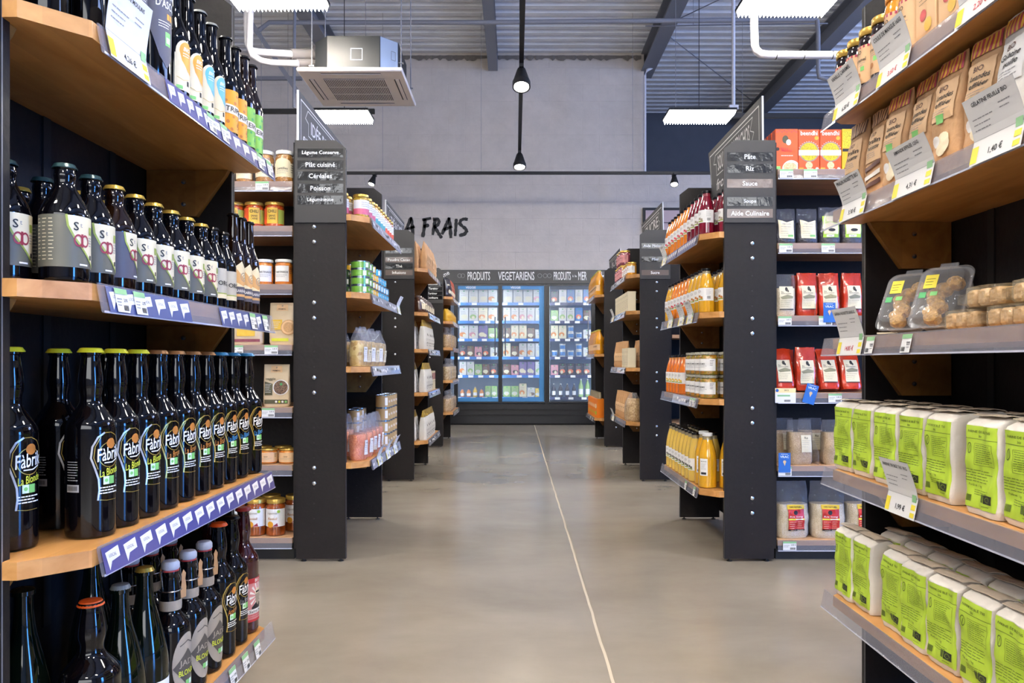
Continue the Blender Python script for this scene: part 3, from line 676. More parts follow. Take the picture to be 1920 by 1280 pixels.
bay(1, Y2, SR2, 'black bay of jam jars and tea boxes, third on the right', bolts=[ZP2(p) for p in (529, 546, 597, 614, 698, 715, 799, 816)],
    sign=[('Aide Pâtisserie', ZP2(461), 0), ('Miel', ZP2(486), 0), ('Sucre', ZP2(511), 1)], topper=topper_right('SUCRE', ztop=2.02), tags={0: [('band', .1, .85, 'rail_edge')], 1: [('band', .1, .85, 'rail_edge')], 2: [('band', .1, .5, 'rail_edge')]})
ZP3 = lambda py: H+(VY-py)*7.69/F
bay(-1, Y3, SL3, 'black bay of bagged cereals, fourth on the left', sign=[('Chocolat', ZP3(532), 0), ('à Tartiner', ZP3(541), 0), ('Tartiner', ZP3(550), 0), ('Confiture', ZP3(558), 0)],
    topper=topper_left('BISCUITS', ztop=1.95), bolts=[ZP3(670)], tags={4: [('tag', .2, .35, .5, .65)]})
bay(1, Y3, SR3, 'black bay of juice bottles and cartons, fourth on the right', bolts=[ZP3(801)], topper=topper_right('JUS', ztop=2.02), tags={2: [('tag', .2, .4)]})

# ------------------------------------------------------------------ long shelving runs facing the camera
def run(side, shelves, label, y0=3.285, x_out=2.7, tagspec=()):
    XB = XL-.022 if side < 0 else XR+.022
    a, b = sorted((XB, side*x_out)); root = thing('shelving_run', label, 'shelving', ((a+b)/2, y0+.2, 0), 'long shelving runs facing the viewer')
    MB().box(a, b, y0+.42, y0+.435, .03, 1.815, 'black_board').build('back_panel', root, smooth=False)
    MB().box(a, b, y0+.03, y0+.42, .0, .045, 'matte_black').build('plinth', root, smooth=False)
    e = side*x_out; MB().box(min(e, e+side*.02), max(e, e+side*.02), y0, y0+.435, 0, 1.815, 'black_board').build('side_panel', root, smooth=False)
    for k, zt in enumerate(shelves):
        so = MB().box(a, b, y0+.006, y0+.419, zt-.024, zt, 'cross_wood').build('shelf', root, smooth=False)
        r = MB(); r.rings([[(x, y0+p, z) for p, z in ((.0052, zt-.001), (.002, zt-.001), (-.003, zt-.044), (.0052, zt-.026))] for x in (a, b)], 'rail_plastic', True, True)
        r.box(a, b, y0-.004, y0+.004, zt-.047, zt-.044, 'rail_edge'); r.build('price_rail', so, smooth=False)
        for x, kind in (tagspec[k] if k < len(tagspec) else ()):
            t = MB(); sf = facing(y0-.004, x)
            if kind == 't':
                t.grect(sf, -.029, .029, zt-.042, zt-.004, 'paper'); t.grect(sf, -.029, .029, zt-.012, zt-.004, 'green_tag', .0008)
                for i in range(7): t.grect(sf, .002+i*.0034, .0042+i*.0034, zt-.039, zt-.030, 'ink', .0008)
                t.glines(sf, -.025, .0, zt-.02, 2, .006, 'grey_ink', .002, .0008); t.gtext(sf, '3,45 €', .016, zt-.019, .007, 'ink', .0009)
                t.build('price_tag', so)
            elif kind == 'w':
                t.grect(sf, -.045, .045, zt-.044, zt+.02, 'paper'); mat('cream_tag', '#f1d9a0', .5); t.grect(sf, -.045, .045, zt, zt+.02, 'cream_tag', .0008)
                t.gdisc(sf, -.036, zt+.01, .007, 'vrac_blue' if 'vrac_blue' in MATS else 'blue_strip', .001); t.gtext(sf, 'ÉPICE', .005, zt+.011, .007, 'ink', .001)
                t.grect(sf, -.035, .02, zt-.016, zt-.009, 'green_tag', .0008)
                for i in range(8): t.grect(sf, -.005+i*.0034, -.0028+i*.0034, zt-.039, zt-.030, 'ink', .0008)
                t.build('price_tag', so)
    return root
mat('vrac_blue', '#1c5fb4', .4, coat=.3)
SLC = [1.647, 1.453, 1.200, .937, .665, .414, .098]; SRC = [1.700, 1.378, 1.063, .728, .411, .088]
xc = lambda px, y=3.285: (px-VX)*y/F
run(-1, SLC, 'black shelving run of jars and pouches behind the left beer bay', tagspec=[[(xc(492), 't')], [], [], [(xc(444), 't'), (xc(509), 't')], [(xc(503), 't')], [], []])
run(1, SRC, 'black shelving run of rice and grains behind the right flour bay', tagspec=[[(xc(1474), 't'), (xc(1519), 't')], [(xc(1473), 't'), (xc(1552), 't')], [(xc(1471), 't'), (xc(1547), 't')], [(xc(1472), 'w'), (xc(1565), 't')], [(xc(1471), 't')], [(xc(1480), 't')]])
# bodies of the runs further back (only their ends and tops can be seen)
for y0, s, nm in ((Y2, -1, 'third row on the left'), (Y2, 1, 'third row on the right'), (Y3, -1, 'fourth row on the left'), (Y3, 1, 'fourth row on the right')):
    XB = XL-.022 if s < 0 else XR+.022; a, b = sorted((XB, s*2.6)); t = thing('shelving_run', 'black shelving run, '+nm, 'shelving', ((a+b)/2, y0+.45, 0), 'long shelving runs facing the viewer')
    MB().box(a, b, y0+.43, y0+.45, .0, 1.815, 'black_board').build('back_panel', t, smooth=False)
    for z in (.1, .42, .73, 1.06, 1.38): MB().box(a, b, y0+.02, y0+.429, z-.024, z, 'cross_wood').build('shelf', t, smooth=False)

# ------------------------------------------------------------------ refrigerated cabinet
FY = 10.4; fx = lambda px: (px-VX)*FY/F; fz = lambda py: H+(VY-py)*FY/F
mat('fridge_black', '#15161b', .35); mat('fridge_inner', '#c3cfe0', .4); mat('rail_blue', '#3a78c4', .35, coat=.3); mat('rail_dark', '#2c3358', .35, coat=.3); mat('fridge_blue', '#3b7fb8', .4)
mat('mirror_glass', '#3c4350', .08, coat=1)
FRZ = [1.687, 1.434, 1.186, .935, .680, .374]
def fridge():
    t = thing('refrigerated_cabinet', 'long black refrigerated cabinet with lit glass doors at the end of the aisle', 'fridge', (.2, FY+.4, 0))
    xa, xb = fx(757), 3.0; zt = fz(506); zh = fz(532); zb = fz(757)
    hd = MB(); hd.box(xa, xb, FY-.02, FY+.84, zh, zt, 'fridge_black'); ho = hd.build('header', t, smooth=False)
    tx = MB(); sf = facing(FY-.021)
    for s, px, wpx in (('PRODUITS', 898, 42), ('VEGETARIENS', 968, 68), ('PRODUITS', 1054, 32), ('MER', 1092, 16), ('CHARCUTERIE', 1150, 58)):
        tx.gtext(sf, s, fx(px), fz(517.5), .115, 'chalk', w=wpx*FY/F)
    tx.gtext(sf, 'à la', fx(1077), fz(517.5), .03, 'chalk', w=.06); tx.gtext(sf, 'crème', fx(830), fz(517), .06, 'chalk', w=.2, rot=.5)
    for px in (862, 868, 1012, 1022, 1030): tx.gdisc(sf, fx(px), fz(517), .03, 'grey_ink', n=10, r0=.85)
    tx.build('chalk_lettering', ho)
    bs = MB(); bs.box(xa, xb, FY-.0, FY+.84, .02, zb, 'fridge_black')
    for z in (fz(768), fz(778)): bs.box(xa, xb, FY-.012, FY, z-.008, z+.008, 'matte_black')
    bs.box(xa+.05, xb-.05, FY+.03, FY+.8, 0, .02, 'matte_black'); bs.build('base', t, smooth=False)
    bk = MB(); bk.box(xa, xb, FY+.80, FY+.84, zb, zh, 'fridge_inner'); bk.build('back_panel', t, smooth=False)
    for px in (757, 1025, 1196): x = fx(px); MB().box(x-.018, x+.018, FY+.0, FY+.80, zb, zh, 'fridge_black').build('partition', t, smooth=False)
    MB().box(xb-.02, xb, FY, FY+.8, zb, zh, 'fridge_black').build('partition', t, smooth=False)
    for k, z in enumerate(FRZ):
        for x0, x1, cols in ((fx(757)+.02, fx(1025)-.02, ('rail_blue', 'fridge_inner')), (fx(1025)+.02, fx(1196)-.02, ('rail_dark', 'fridge_inner'))):
            so = MB().box(x0, x1, FY+.14, FY+.795, z-.016, z, 'fridge_inner').build('shelf', t, smooth=False)
            r = MB(); r.box(x0, x1, FY+.125, FY+.14, z-.036, z+.004, cols[0]); rr = random.Random(k*3+1); x = x0+.1
            while x < x1-.08:
                if rr.random() < .75: r.grect(facing(FY+.125), x, x+.07, z-.032, z+.0, 'white', .001)
                x += rr.uniform(.12, .26)
            r.build('price_rail', so, smooth=False)
    # LED strips behind the door frames
    for px in (855, 938, 1021.5, 1029.5, 1112):
        x = fx(px); MB().box(x-.010, x+.010, FY+.03, FY+.05, zb+.03, zh-.03, 'fridge_led').build('light_strip', t, smooth=False)
    for k, (p0, p1) in enumerate(((772, 855), (855, 938), (938, 1024), (1027, 1112), (1112, 1196))):
        x0, x1 = fx(p0), fx(p1); fr = MB(); w_ = .026
        fr.box(x0, x0+w_, FY-.015, FY+.02, zb+.01, zh-.005, 'fridge_black'); fr.box(x1-w_, x1, FY-.015, FY+.02, zb+.01, zh-.005, 'fridge_black')
        fr.box(x0+w_, x1-w_, FY-.015, FY+.02, zb+.01, zb+.03, 'fridge_black'); fr.box(x0+w_, x1-w_, FY-.015, FY+.02, zh-.025, zh-.005, 'fridge_black')
        d = fr.build('door', t, smooth=False)
        g_ = MB().box(x0+w_, x1-w_, FY-.003, FY+.003, zb+.03, zh-.025, 'glass_pane').build('glass', d, smooth=False)
        hx = x1-.07 if k % 2 else x0+.07
        MB().tube([(hx, FY-.045, .95), (hx, FY-.045, 1.48)], .009, 'steel', 8).tube([(hx, FY-.045, 1.0), (hx, FY-.012, 1.0)], .006, 'steel', 6).tube([(hx, FY-.045, 1.43), (hx, FY-.012, 1.43)], .006, 'steel', 6).build('handle', d)
        if k in (1, 2):
            fb = MB(); sfb = facing(FY-.0032); fb.grect(sfb, x0+w_, x1-w_, zh-.075, zh-.027, 'fridge_blue'); fb.gtext(sfb, 'VEGGIE', (x0*2+x1)/3, zh-.05, .03, 'white')
            fb.grect(sfb, x0+w_, x1-w_, zb+.032, zb+.085, 'fridge_blue'); 
            if k == 2: fb.grect(sfb, x1-w_-.07, x1-w_, zb+.085, zh-.075, 'fridge_blue')
            fb.build('blue_sticker', d)
    return t
fridge()
# ------------------------------------------------------------------ goods: shapes
def bag_fns(w, d, h, kind, n=4, seed=0, amp=.003, freq=22):
    def ab(t):
        if kind == 'block': k = 1-.07*max(0, (.07-t)/.07)**2; return w/2*k*(1+.015*math.sin(t*9+seed)), d/2*k*(1+.05*math.sin(t*PI))
        if kind == 'pinch':
            k = 1-.10*max(0, (.08-t)/.08)**2; b = 1 if t < .35 else max(.03, (1-((t-.35)/.65)**1.7)); return w/2*k*(1-.05*t), d/2*k*b
        if kind == 'gather':
            k = 1-.15*max(0, (.1-t)/.1)**2
            if t < .58: g = 1+.05*math.sin(t*5)
            elif t < .80: g = 1-.72*(.5-.5*math.cos((t-.58)/.22*PI))
            else: g = .28+.22*(t-.80)/.20
            return w/2*k*g, d/2*k*(g if t < .8 else .28)
        if kind == 'slump':
            k = 1-.12*max(0, (.12-t)/.12)**2; g = 1 if t < .55 else 1-.35*((t-.55)/.45)**1.3; b = 1 if t < .5 else max(.06, 1-((t-.5)/.5)**1.4); return w/2*k*g, d/2*k*b
    def dx(y, z): return amp*noise.noise(Vector((y*freq, z*freq, seed*3.7)))+amp*.5*noise.noise(Vector((y*freq*2.7, z*freq*2.7, seed*1.3+9)))
    def S(phi, t, k=1.0):
        a, b = ab(t); a *= k; b *= k; c, s_ = math.cos(phi), math.sin(phi)
        q_ = (abs(c)**n+abs(s_)**n)**(-1/n); x = b*q_*c; y = a*q_*s_; z = h*t
        zz = z+(.5*amp*noise.noise(Vector((x*40, y*40, seed))) if t > .9 else 0)
        return (x+(x/b)*dx(y, z)+.0, y+(abs(y)/a)*amp*.6*noise.noise(Vector((x*freq, z*freq, seed+5))), zz)
    def fr(u, v, o):
        a, b = ab(v/h); q = min(.999, abs(u/a)); x = b*(1-q**n)**(1/n)
        return (x+(x/b)*dx(u, v)+.0012+o, u, v)
    fr.curved = 2; fr.ab = ab; return S, fr
def bag_mb(w, d, h, kind, mt, n=4, seed=0, amp=.003, t0=0, t1=1, nt=16, nphi=32, k=1.0, cap=True, mb=None, freq=22, band=None):
    S, fr = bag_fns(w, d, h, kind, n, seed, amp, freq); mb = mb or MB()
    def ring(t): return [S(2*PI*j/nphi, t, k) for j in range(nphi)]
    def lay(a, b, m_, c0, c1):
        N = max(2, int(nt*(b-a)/(t1-t0)+.5)); mb.rings([ring(a+(b-a)*i/N) for i in range(N+1)], m_, c0, c1)
    if band: lay(t0, band[0], mt, cap, False); lay(band[0], t1, band[1], False, cap)
    else: lay(t0, t1, mt, cap, cap)
    return mb, fr
def capsule_cap(r, z, h, mt, n=28, crown=True):
    mb = MB()
    if crown:
        rings = []
        for i, (k, zz) in enumerate(((1.10, 0), (1.12, .0012), (1.02, h*.55), (.93, h*.88), (.7, h), (0.001, h*1.02))):
            rings.append([(r*k*(1+(.035 if (i < 2 and j % 2) else 0))*math.cos(2*PI*j/42), r*k*(1+(.035 if (i < 2 and j % 2) else 0))*math.sin(2*PI*j/42), z+zz) for j in range(42)])
        return mb.rings(rings, mt, False, False)
    return mb.lathe([(r*.98, z), (r, z+.001), (r, z+h-.0015), (r*.93, z+h), (0.0, z+h)], mt, n)
def smooth_prof(P, k=3):
    """Catmull-Rom through (r, z) points"""
    out = []
    for i in range(len(P)-1):
        p0, p1, p2, p3 = P[max(i-1, 0)], P[i], P[i+1], P[min(i+2, len(P)-1)]
        for j in range(k):
            t = j/k; out.append(tuple(.5*((2*p1[c])+(-p0[c]+p2[c])*t+(2*p0[c]-5*p1[c]+4*p2[c]-p3[c])*t*t+(-p0[c]+3*p1[c]-3*p2[c]+p3[c])*t**3) for c in (0, 1)))
    out.append(P[-1]); return out
def bottle_prof(kind, R, Hh):
    if kind == 'fabric': P = [(R*.80, 0), (R*.97, .003), (R, .010), (R, Hh*.56)]+smooth_prof([(R, Hh*.565), (R*.93, Hh*.60), (R*.70, Hh*.645), (R*.47, Hh*.69), (R*.42, Hh*.73), (R*.49, Hh*.79), (R*.45, Hh*.86), (R*.37, Hh*.93)])+[(R*.37, Hh*.945), (R*.42, Hh*.95), (R*.42, Hh*.975), (R*.34, Hh*.98), (0, Hh*.98)]
    elif kind == 'steinie': P = [(R*.82, 0), (R*.97, .003), (R, .009), (R, Hh*.54)]+smooth_prof([(R, Hh*.55), (R*.90, Hh*.62), (R*.64, Hh*.72), (R*.45, Hh*.79), (R*.42, Hh*.84), (R*.45, Hh*.88), (R*.40, Hh*.93)])+[(R*.44, Hh*.94), (R*.42, Hh*.97), (0, Hh*.97)]
    elif kind == 'long': P = [(R*.82, 0), (R*.97, .003), (R, .009), (R, Hh*.50)]+smooth_prof([(R, Hh*.51), (R*.92, Hh*.57), (R*.68, Hh*.65), (R*.50, Hh*.72), (R*.46, Hh*.85), (R*.42, Hh*.94)])+[(R*.46, Hh*.945), (R*.46, Hh*.97), (0, Hh*.975)]
    elif kind == 'champ': P = [(R*.82, 0), (R*.98, .004), (R, .012), (R, Hh*.36)]+smooth_prof([(R, Hh*.37), (R*.94, Hh*.46), (R*.72, Hh*.60), (R*.47, Hh*.73), (R*.36, Hh*.84), (R*.33, Hh*.93)])+[(R*.42, Hh*.935), (R*.42, Hh*.955), (R*.34, Hh*.965), (0, Hh*.975)]
    elif kind == 'swing': P = [(R*.82, 0), (R*.97, .003), (R, .010), (R, Hh*.52)]+smooth_prof([(R, Hh*.53), (R*.90, Hh*.575), (R*.62, Hh*.625), (R*.50, Hh*.66), (R*.52, Hh*.74), (R*.46, Hh*.83), (R*.40, Hh*.90)])+[(R*.44, Hh*.91), (R*.42, Hh*.935), (0, Hh*.94)]
    elif kind == 'soup': P = [(R*.85, 0), (R*.98, .003), (R, .010), (R, Hh*.42)]+smooth_prof([(R, Hh*.44), (R*.95, Hh*.55), (R*.80, Hh*.68), (R*.60, Hh*.80), (R*.50, Hh*.86), (R*.49, Hh*.92)])+[(R*.52, Hh*.93), (R*.52, Hh*.95), (0, Hh*.95)]
    elif kind == 'juice': P = [(R*.85, 0), (R*.98, .003), (R, .010), (R, Hh*.55)]+smooth_prof([(R, Hh*.57), (R*.90, Hh*.66), (R*.60, Hh*.78), (R*.42, Hh*.86), (R*.38, Hh*.93)])+[(R*.42, Hh*.935), (R*.42, Hh*.95), (0, Hh*.955)]
    elif kind == 'jar': P = [(R*.88, 0), (R*.98, .002), (R, .008), (R, Hh*.76), (R*.95, Hh*.82), (R*.86, Hh*.86), (R*.86, Hh*.97), (0, Hh*.97)]
    return P
mat('glass_black', '#060508', .05, spec=.42); mat('glass_brown', '#160803', .05, spec=.5, coat=.1); mat('glass_green', '#070d06', .05, spec=.45); mat('glass_wine', '#33090f', .08, coat=.8)
mat('cap_yellow', '#d7cf2b', .35); mat('cap_gold', '#c9a648', .3, metal=.6); mat('cap_bronze', '#9a6d42', .35, metal=.4); mat('cap_blue', '#2f86bd', .35); mat('cap_teal', '#1e3a3e', .3, metal=.3)
mat('cap_orange', '#e2581c', .35); mat('cap_grey', '#6f7270', .35); mat('cap_red', '#a33636', .35); mat('cap_black', '#0b0b0c', .25); mat('cap_white', '#dfe0e2', .35); mat('stopper', '#b9bcc8', .35)
def bottle_kit(name, kind, R, Hh, glass, capm, label_fn=None, caph=.007, capr=None, cat='bottle', crown=True, fill=None, extra=None):
    P = bottle_prof(kind, R, Hh); mb = MB()
    if fill:
        zf = Hh*fill[1]; lo = [p for p in P if p[1] <= zf]; hi = [p for p in P if p[1] >= zf]
        mb.lathe(lo+[hi[0]], fill[0], 32); mb.lathe(hi, glass, 32, cap=False)
    else: mb.lathe(P, glass, 36)
    parts = [['body', mb.mesh('body')]]
    if capm:
        cr = capr or P[-2][0]; z = P[-1][1]-caph*.75 if crown else P[-1][1]-caph*.8
        parts.append(['cap', capsule_cap(cr*1.06, z, caph, capm, crown=crown).mesh('cap')])
    if label_fn:
        g_ = MB(); label_fn(g_, cyl(R), R); parts.append(['label', g_.mesh('label', smooth=True)])
    if extra: parts += extra(P)
    return Kit(name, cat, parts)
# ---- label artwork
mat('label_grey', '#5b5a50', .5); mat('label_cream', '#dfd4b6', .5); mat('label_green', '#93a24a', .5); mat('label_slate', '#4a4a5a', .5); mat('ink_wine', '#8e2a3c', .5); mat('label_dark', '#17181d', .35)
mat('gold_ink', '#b99a4c', .3, metal=.5); mat('silver_ink', '#c9c6c4', .3, metal=.4); mat('lime_ink', '#cdd23a', .5); mat('bronze_ink', '#b06f2c', .5); mat('blue_ink', '#3b88c9', .5); mat('organic_green', '#77bd6a', .5); mat('organic_pale', '#cfe6cf', .5)
mat('orange_ink', '#e79a2b', .45); mat('sky_ink', '#5aa7c6', .45); mat('leaf_green', '#3f9a5a', .5); mat('lime_leaf', '#9cc63b', .5); mat('keiko_green', '#74b24c', .5); mat('label_ochre', '#dd9a26', .5); mat('kraft', '#b58a5f', .7, bump=.3, bscale=30, var=.05); mat('kraft_label', '#9b8f80', .6); mat('label_kraft_dark', '#4b443c', .6)
def lab_saint(bk):
    def f(g, s, R):
        g.grect(s, -.066, .036, .022, .100, bk, .0004); g.gpoly(s, [(-.014, .1), (.036, .1), (.036, .026), (.024, .034), (.010, .050), (-.004, .068), (-.012, .084)], 'label_cream', .0007)
        g.gline(s, [(-.014, .1), (-.012, .084), (-.004, .068), (.010, .050), (.024, .034), (.036, .026)], .003, 'label_green', .0010)
        g.gtext(s, 'S', -.001, .084, .013, 'ink', .0014); g.gtext(s, 't', .0065, .086, .006, 'grey_ink', .0014)
        for du in (-.0055, .0055): g.gdisc(s, .008+du, .063, .0068, 'ink_wine', .0012, 18, rv=.0095, r0=.70)
        g.grect(s, .0062, .0098, .053, .073, 'ink_wine', .0015)
        g.grect(s, .022, .031, .074, .086, 'label_green', .0012); g.glines(s, .021, .031, .070, 4, .004, 'grey_ink', .0012, .0012); g.grect(s, .024, .029, .036, .043, 'ink', .0012)
        g.grect(s, .004, .018, .0255, .028, 'paper', .0012)
        for k in range(3): g.glines(s, -.060+k*.011, -.052+k*.011, .094, 12, .0055, 'label_cream', .0012, .0009, seed=k)
    return f
def lab_fabric(nm, col, arc_):
    def f(g, s, R):
        pts = [(-.004, .170), (-.014, .163), (-.022, .148), (-.024, .130), (-.018, .112), (-.013, .095), (-.012, .078), (-.014, .062)]
        g.gline(s, pts, .0028, arc_, .0008); g.gline(s, [(a+.004, b) for a, b in pts[1:5]], .0012, 'gold_ink', .0008)
        g.gline(s, [(-.004, .170), (.008, .170), (.02, .164), (.028, .15), (.03, .13)], .0012, 'gold_ink', .0008)
        g.gdisc(s, .008, .152, .0085, 'bronze_ink', .0008, 18); g.gdisc(s, .006, .134, .020, 'gold_ink', .0006, 28, rv=.021, r0=.94)
        g.gtext(s, 'Fàbrik', .006, .136, .021, 'white', .0014, w=.042, rot=.12, shear=.15); g.gline(s, [(-.004, .121), (.01, .121), (.022, .126)], .0018, 'white', .0012)
        g.gtext(s, nm, .006, .107, .012, col, .0014, w=.036, rot=.18, shear=.2)
        g.grect(s, -.006, .004, .086, .099, 'organic_pale', .001); g.grect(s, .0045, .0145, .086, .099, 'organic_green', .001); g.gdisc(s, -.001, .0925, .003, 'organic_green', .0013, 10)
        g.glines(s, -.012, .024, .082, 3, .0045, 'white', .0018, .001, seed=4); g.gline(s, [(-.012, .062), (.0, .060), (.02, .060)], .0008, 'gold_ink', .001)
        # back panel with small print and barcode
        g.glines(s, -.062, -.042, .125, 8, .0042, 'silver_ink', .0012, .0008, seed=8); g.grect(s, -.063, -.041, .076, .088, 'silver_ink', .0008)
        for i in range(9): g.grect(s, -.061+i*.002, -.0600+i*.002, .0785, .086, 'label_dark', .0012)
    return f
def lab_moulin(g, s, R):
    g.gpoly(s, [(-.034, .16), (-.026, .205), (-.012, .235), (.004, .245), (.020, .235), (.032, .205), (.036, .16), (.03, .10), (.018, .055), (.004, .035), (-.012, .055), (-.028, .10)], 'label_slate', .0006)
    for du, dv, r_ in ((-.008, .222, .011), (.006, .226, .012), (.016, .216, .010), (.0, .210, .010), (.01, .206, .009)): g.gdisc(s, du, dv, r_, 'lime_leaf', .001, 14)
    g.gline(s, [(.004, .2), (.004, .225)], .0016, 'label_dark', .0013)
    g.gtext(s, 'MOULIN', .002, .178, .018, 'white', .0016, w=.052); g.gtext(s, "D'ASCQ", .004, .154, .018, 'white', .0016, w=.046)
    g.grect(s, .004, .011, .128, .139, 'orange_ink', .001); g.grect(s, .013, .020, .128, .139, 'orange_ink', .001); g.grect(s, .0, .014, .078, .104, 'organic_green', .001); g.grect(s, .002, .012, .083, .094, 'organic_pale', .0013)
    g.glines(s, -.014, .016, .122, 3, .005, 'white', .0014, .001)
def lab_drop(col):
    def f(g, s, R):
        g.grect(s, -.022, .026, .025, .098, 'label_cream', .0004); g.gpoly(s, [(-.012+.020*math.cos(a)+.012, .102+.024*math.sin(a)) for a in [i*PI/10 for i in range(11)]]+[(-.020, .09), (-.006, .07), (.012, .06), (.02, .08)], 'label_cream', .0006)
        P = [(.004+.017*math.cos(a), .104+.019*math.sin(a)) for a in [-.1+i*(PI+.2)/12 for i in range(13)]]+[(-.008, .084), (.006, .066), (.018, .06), (.022, .085)]
        g.gpoly(s, P, col, .0010); g.gtext(s, 'BIO', .004, .108, .008, 'white', .0016, shear=.2); g.glines(s, -.006, .014, .10, 2, .005, 'white', .0014, .0013)
        g.grect(s, .004, .010, .036, .046, 'ink', .0009); g.grect(s, -.019, -.006, .027, .034, 'organic_green', .0009); g.gline(s, [(-.018, .05), (-.004, .045), (.01, .05)], .001, 'gold_ink', .0009)
    return f
def lab_triple(c1, c2, txt):
    def f(g, s, R):
        g.grect(s, -.030, .032, .020, .118, c1, .0004); rr = random.Random(3)
        for i in range(26):
            u, v = rr.uniform(-.026, .028), rr.uniform(.024, .114)
            if abs(v-.072) > .014: g.gdisc(s, u, v, rr.uniform(.002, .0045), c2, .0007, 7)
        g.gpoly(s, [(-.030, .064), (.032, .058), (.032, .078), (-.030, .086)], 'paper', .0010); g.gtext(s, txt, .001, .072, .012, 'ink', .0015, w=.050, rot=-.1)
    return f
def lab_orge(g, s, R):
    mat('label_stone', '#b9b5ad', .5); g.grect(s, -.034, .036, .024, .092, 'label_stone', .0004); g.grect(s, -.034, .036, .024, .034, 'label_cream', .0007); g.grect(s, -.034, .036, .034, .0365, 'label_green', .0009)
    g.gtext(s, 'ORGÉ', .008, .060, .013, 'ink', .0014, w=.042)
def lab_sarr(g, s, R):
    g.grect(s, -.030, .030, .030, .062, 'label_slate', .0004); g.gpoly(s, [(-.030, .062), (.030, .062), (.030, .084), (.0, .124), (-.030, .100)], 'label_cream', .0006)
    mat('label_tan', '#cda06a', .5); g.gpoly(s, [(-.030, .10), (-.018, .108), (.018, .070), (.004, .064), (-.030, .078)], 'label_tan', .0009); g.gdisc(s, .006, .086, .011, 'kraft_label', .0011, 16, r0=.8); g.gtext(s, 'G', .006, .086, .010, 'kraft_label', .0013)
    g.gtext(s, 'SARRASIN', .002, .052, .007, 'paper', .0013, w=.036); g.grect(s, -.028, .028, .038, .044, 'label_tan', .0009)
def lab_jade(g, s, R):
    g.gdisc(s, .006, .082, .033, 'kraft_label', .0005, 32, rv=.062); g.gpoly(s, [(-.026, .078), (.006, .112), (.036, .078), (.006, .036)], 'label_kraft_dark', .0010)
    g.gtext(s, 'JADE', .006, .084, .015, 'kraft_label', .0018, w=.040); g.gtext(s, 'BLONDE', .006, .066, .011, 'lime_ink', .0018, w=.042)
    g.grect(s, .0, .009, .040, .050, 'organic_green', .0015); g.grect(s, .0095, .0185, .040, .050, 'organic_pale', .0015); g.gline(s, [(-.012, .12), (.006, .128), (.022, .12)], .002, 'label_kraft_dark', .0010)
def lab_bearded(g, s, R):
    mat('label_rose', '#c9878c', .5); mat('label_red', '#b02a33', .5)
    g.grect(s, -.030, .036, .030, .138, 'label_rose', .0004); c = (.008, .092)
    for i in range(14):
        a0 = i*2*PI/14; g.gpoly(s, [(c[0]+.006*math.cos(a0), c[1]+.006*math.sin(a0)), (c[0]+.026*math.cos(a0), c[1]+.034*math.sin(a0)), (c[0]+.026*math.cos(a0+.2), c[1]+.034*math.sin(a0+.2))], 'paper', .0007)
    g.grect(s, -.030, .036, .126, .138, 'label_red', .0012); g.gtext(s, 'BIO', .006, .132, .008, 'paper', .0016)
    g.gdisc(s, .008, .100, .010, 'label_cream', .0011, 16, rv=.012); g.gpoly(s, [(-.002, .098), (.018, .098), (.016, .078), (.008, .068), (.0, .078)], 'kraft_label', .0014); g.grect(s, .0, .016, .100, .105, 'ink', .0016)
    g.gpoly(s, [(-.012, .066), (.0, .076), (.016, .076), (.028, .066), (.028, .058), (-.012, .058)], 'ink', .0010); g.grect(s, -.030, .036, .050, .061, 'paper', .0014); g.gtext(s, 'Saint Paul', .004, .0555, .007, 'ink', .0018, w=.046, shear=.2)
    g.grect(s, -.030, .036, .030, .036, 'label_red', .0012); g.glines(s, -.02, .03, .047, 2, .005, 'label_red', .0014, .0012)
# ---- beers
K = {}
for nm, capm, bk in (('a', 'cap_teal', 'label_grey'), ('b', 'cap_gold', 'label_slate'), ('c', 'cap_gold', 'label_grey')):
    K['saint_'+nm] = bottle_kit('beer_bottle', 'steinie', .0345, .186, 'glass_black' if nm != 'b' else 'glass_brown', capm, lab_saint(bk), caph=.008)
for nm, capm, t_, c_, a_ in (('y', 'cap_yellow', 'La Blonde', 'lime_ink', 'silver_ink'), ('o', 'cap_bronze', 'La Brune', 'bronze_ink', 'gold_ink'), ('b', 'cap_blue', 'La Blanche', 'blue_ink', 'gold_ink'), ('or', 'cap_orange', 'Ambrée', 'bronze_ink', 'gold_ink'), ('k', 'cap_black', 'La Brune', 'grey_ink', 'gold_ink')):
    K['fab_'+nm] = bottle_kit('beer_bottle', 'fabric', .0378, .3125, 'glass_black', capm, lab_fabric(t_, c_, a_), caph=.008, capr=.0165)
K['moulin'] = bottle_kit('beer_bottle', 'long', .0375, .33, 'glass_black', 'cap_gold', lab_moulin)
K['drop_o'] = bottle_kit('beer_bottle', 'long', .0295, .252, 'glass_black', 'cap_grey', lab_drop('orange_ink')); K['drop_b'] = bottle_kit('beer_bottle', 'long', .0295, .252, 'glass_black', 'cap_grey', lab_drop('sky_ink'))
K['triple'] = bottle_kit('beer_bottle', 'long', .0285, .254, 'glass_black', 'cap_black', lab_triple('label_ochre', 'bronze_ink', 'TRIPEL')); K['keiko'] = bottle_kit('beer_bottle', 'long', .0285, .256, 'glass_brown', 'cap_black', lab_triple('keiko_green', 'leaf_green', 'KEIKO'))
K['orge'] = bottle_kit('beer_bottle', 'steinie', .030, .190, 'glass_black', 'cap_black', lab_orge); K['sarr'] = bottle_kit('beer_bottle', 'long', .0265, .246, 'glass_brown', 'cap_black', lab_sarr)
K['plain'] = bottle_kit('beer_bottle', 'long', .029, .25, 'glass_black', 'cap_black')
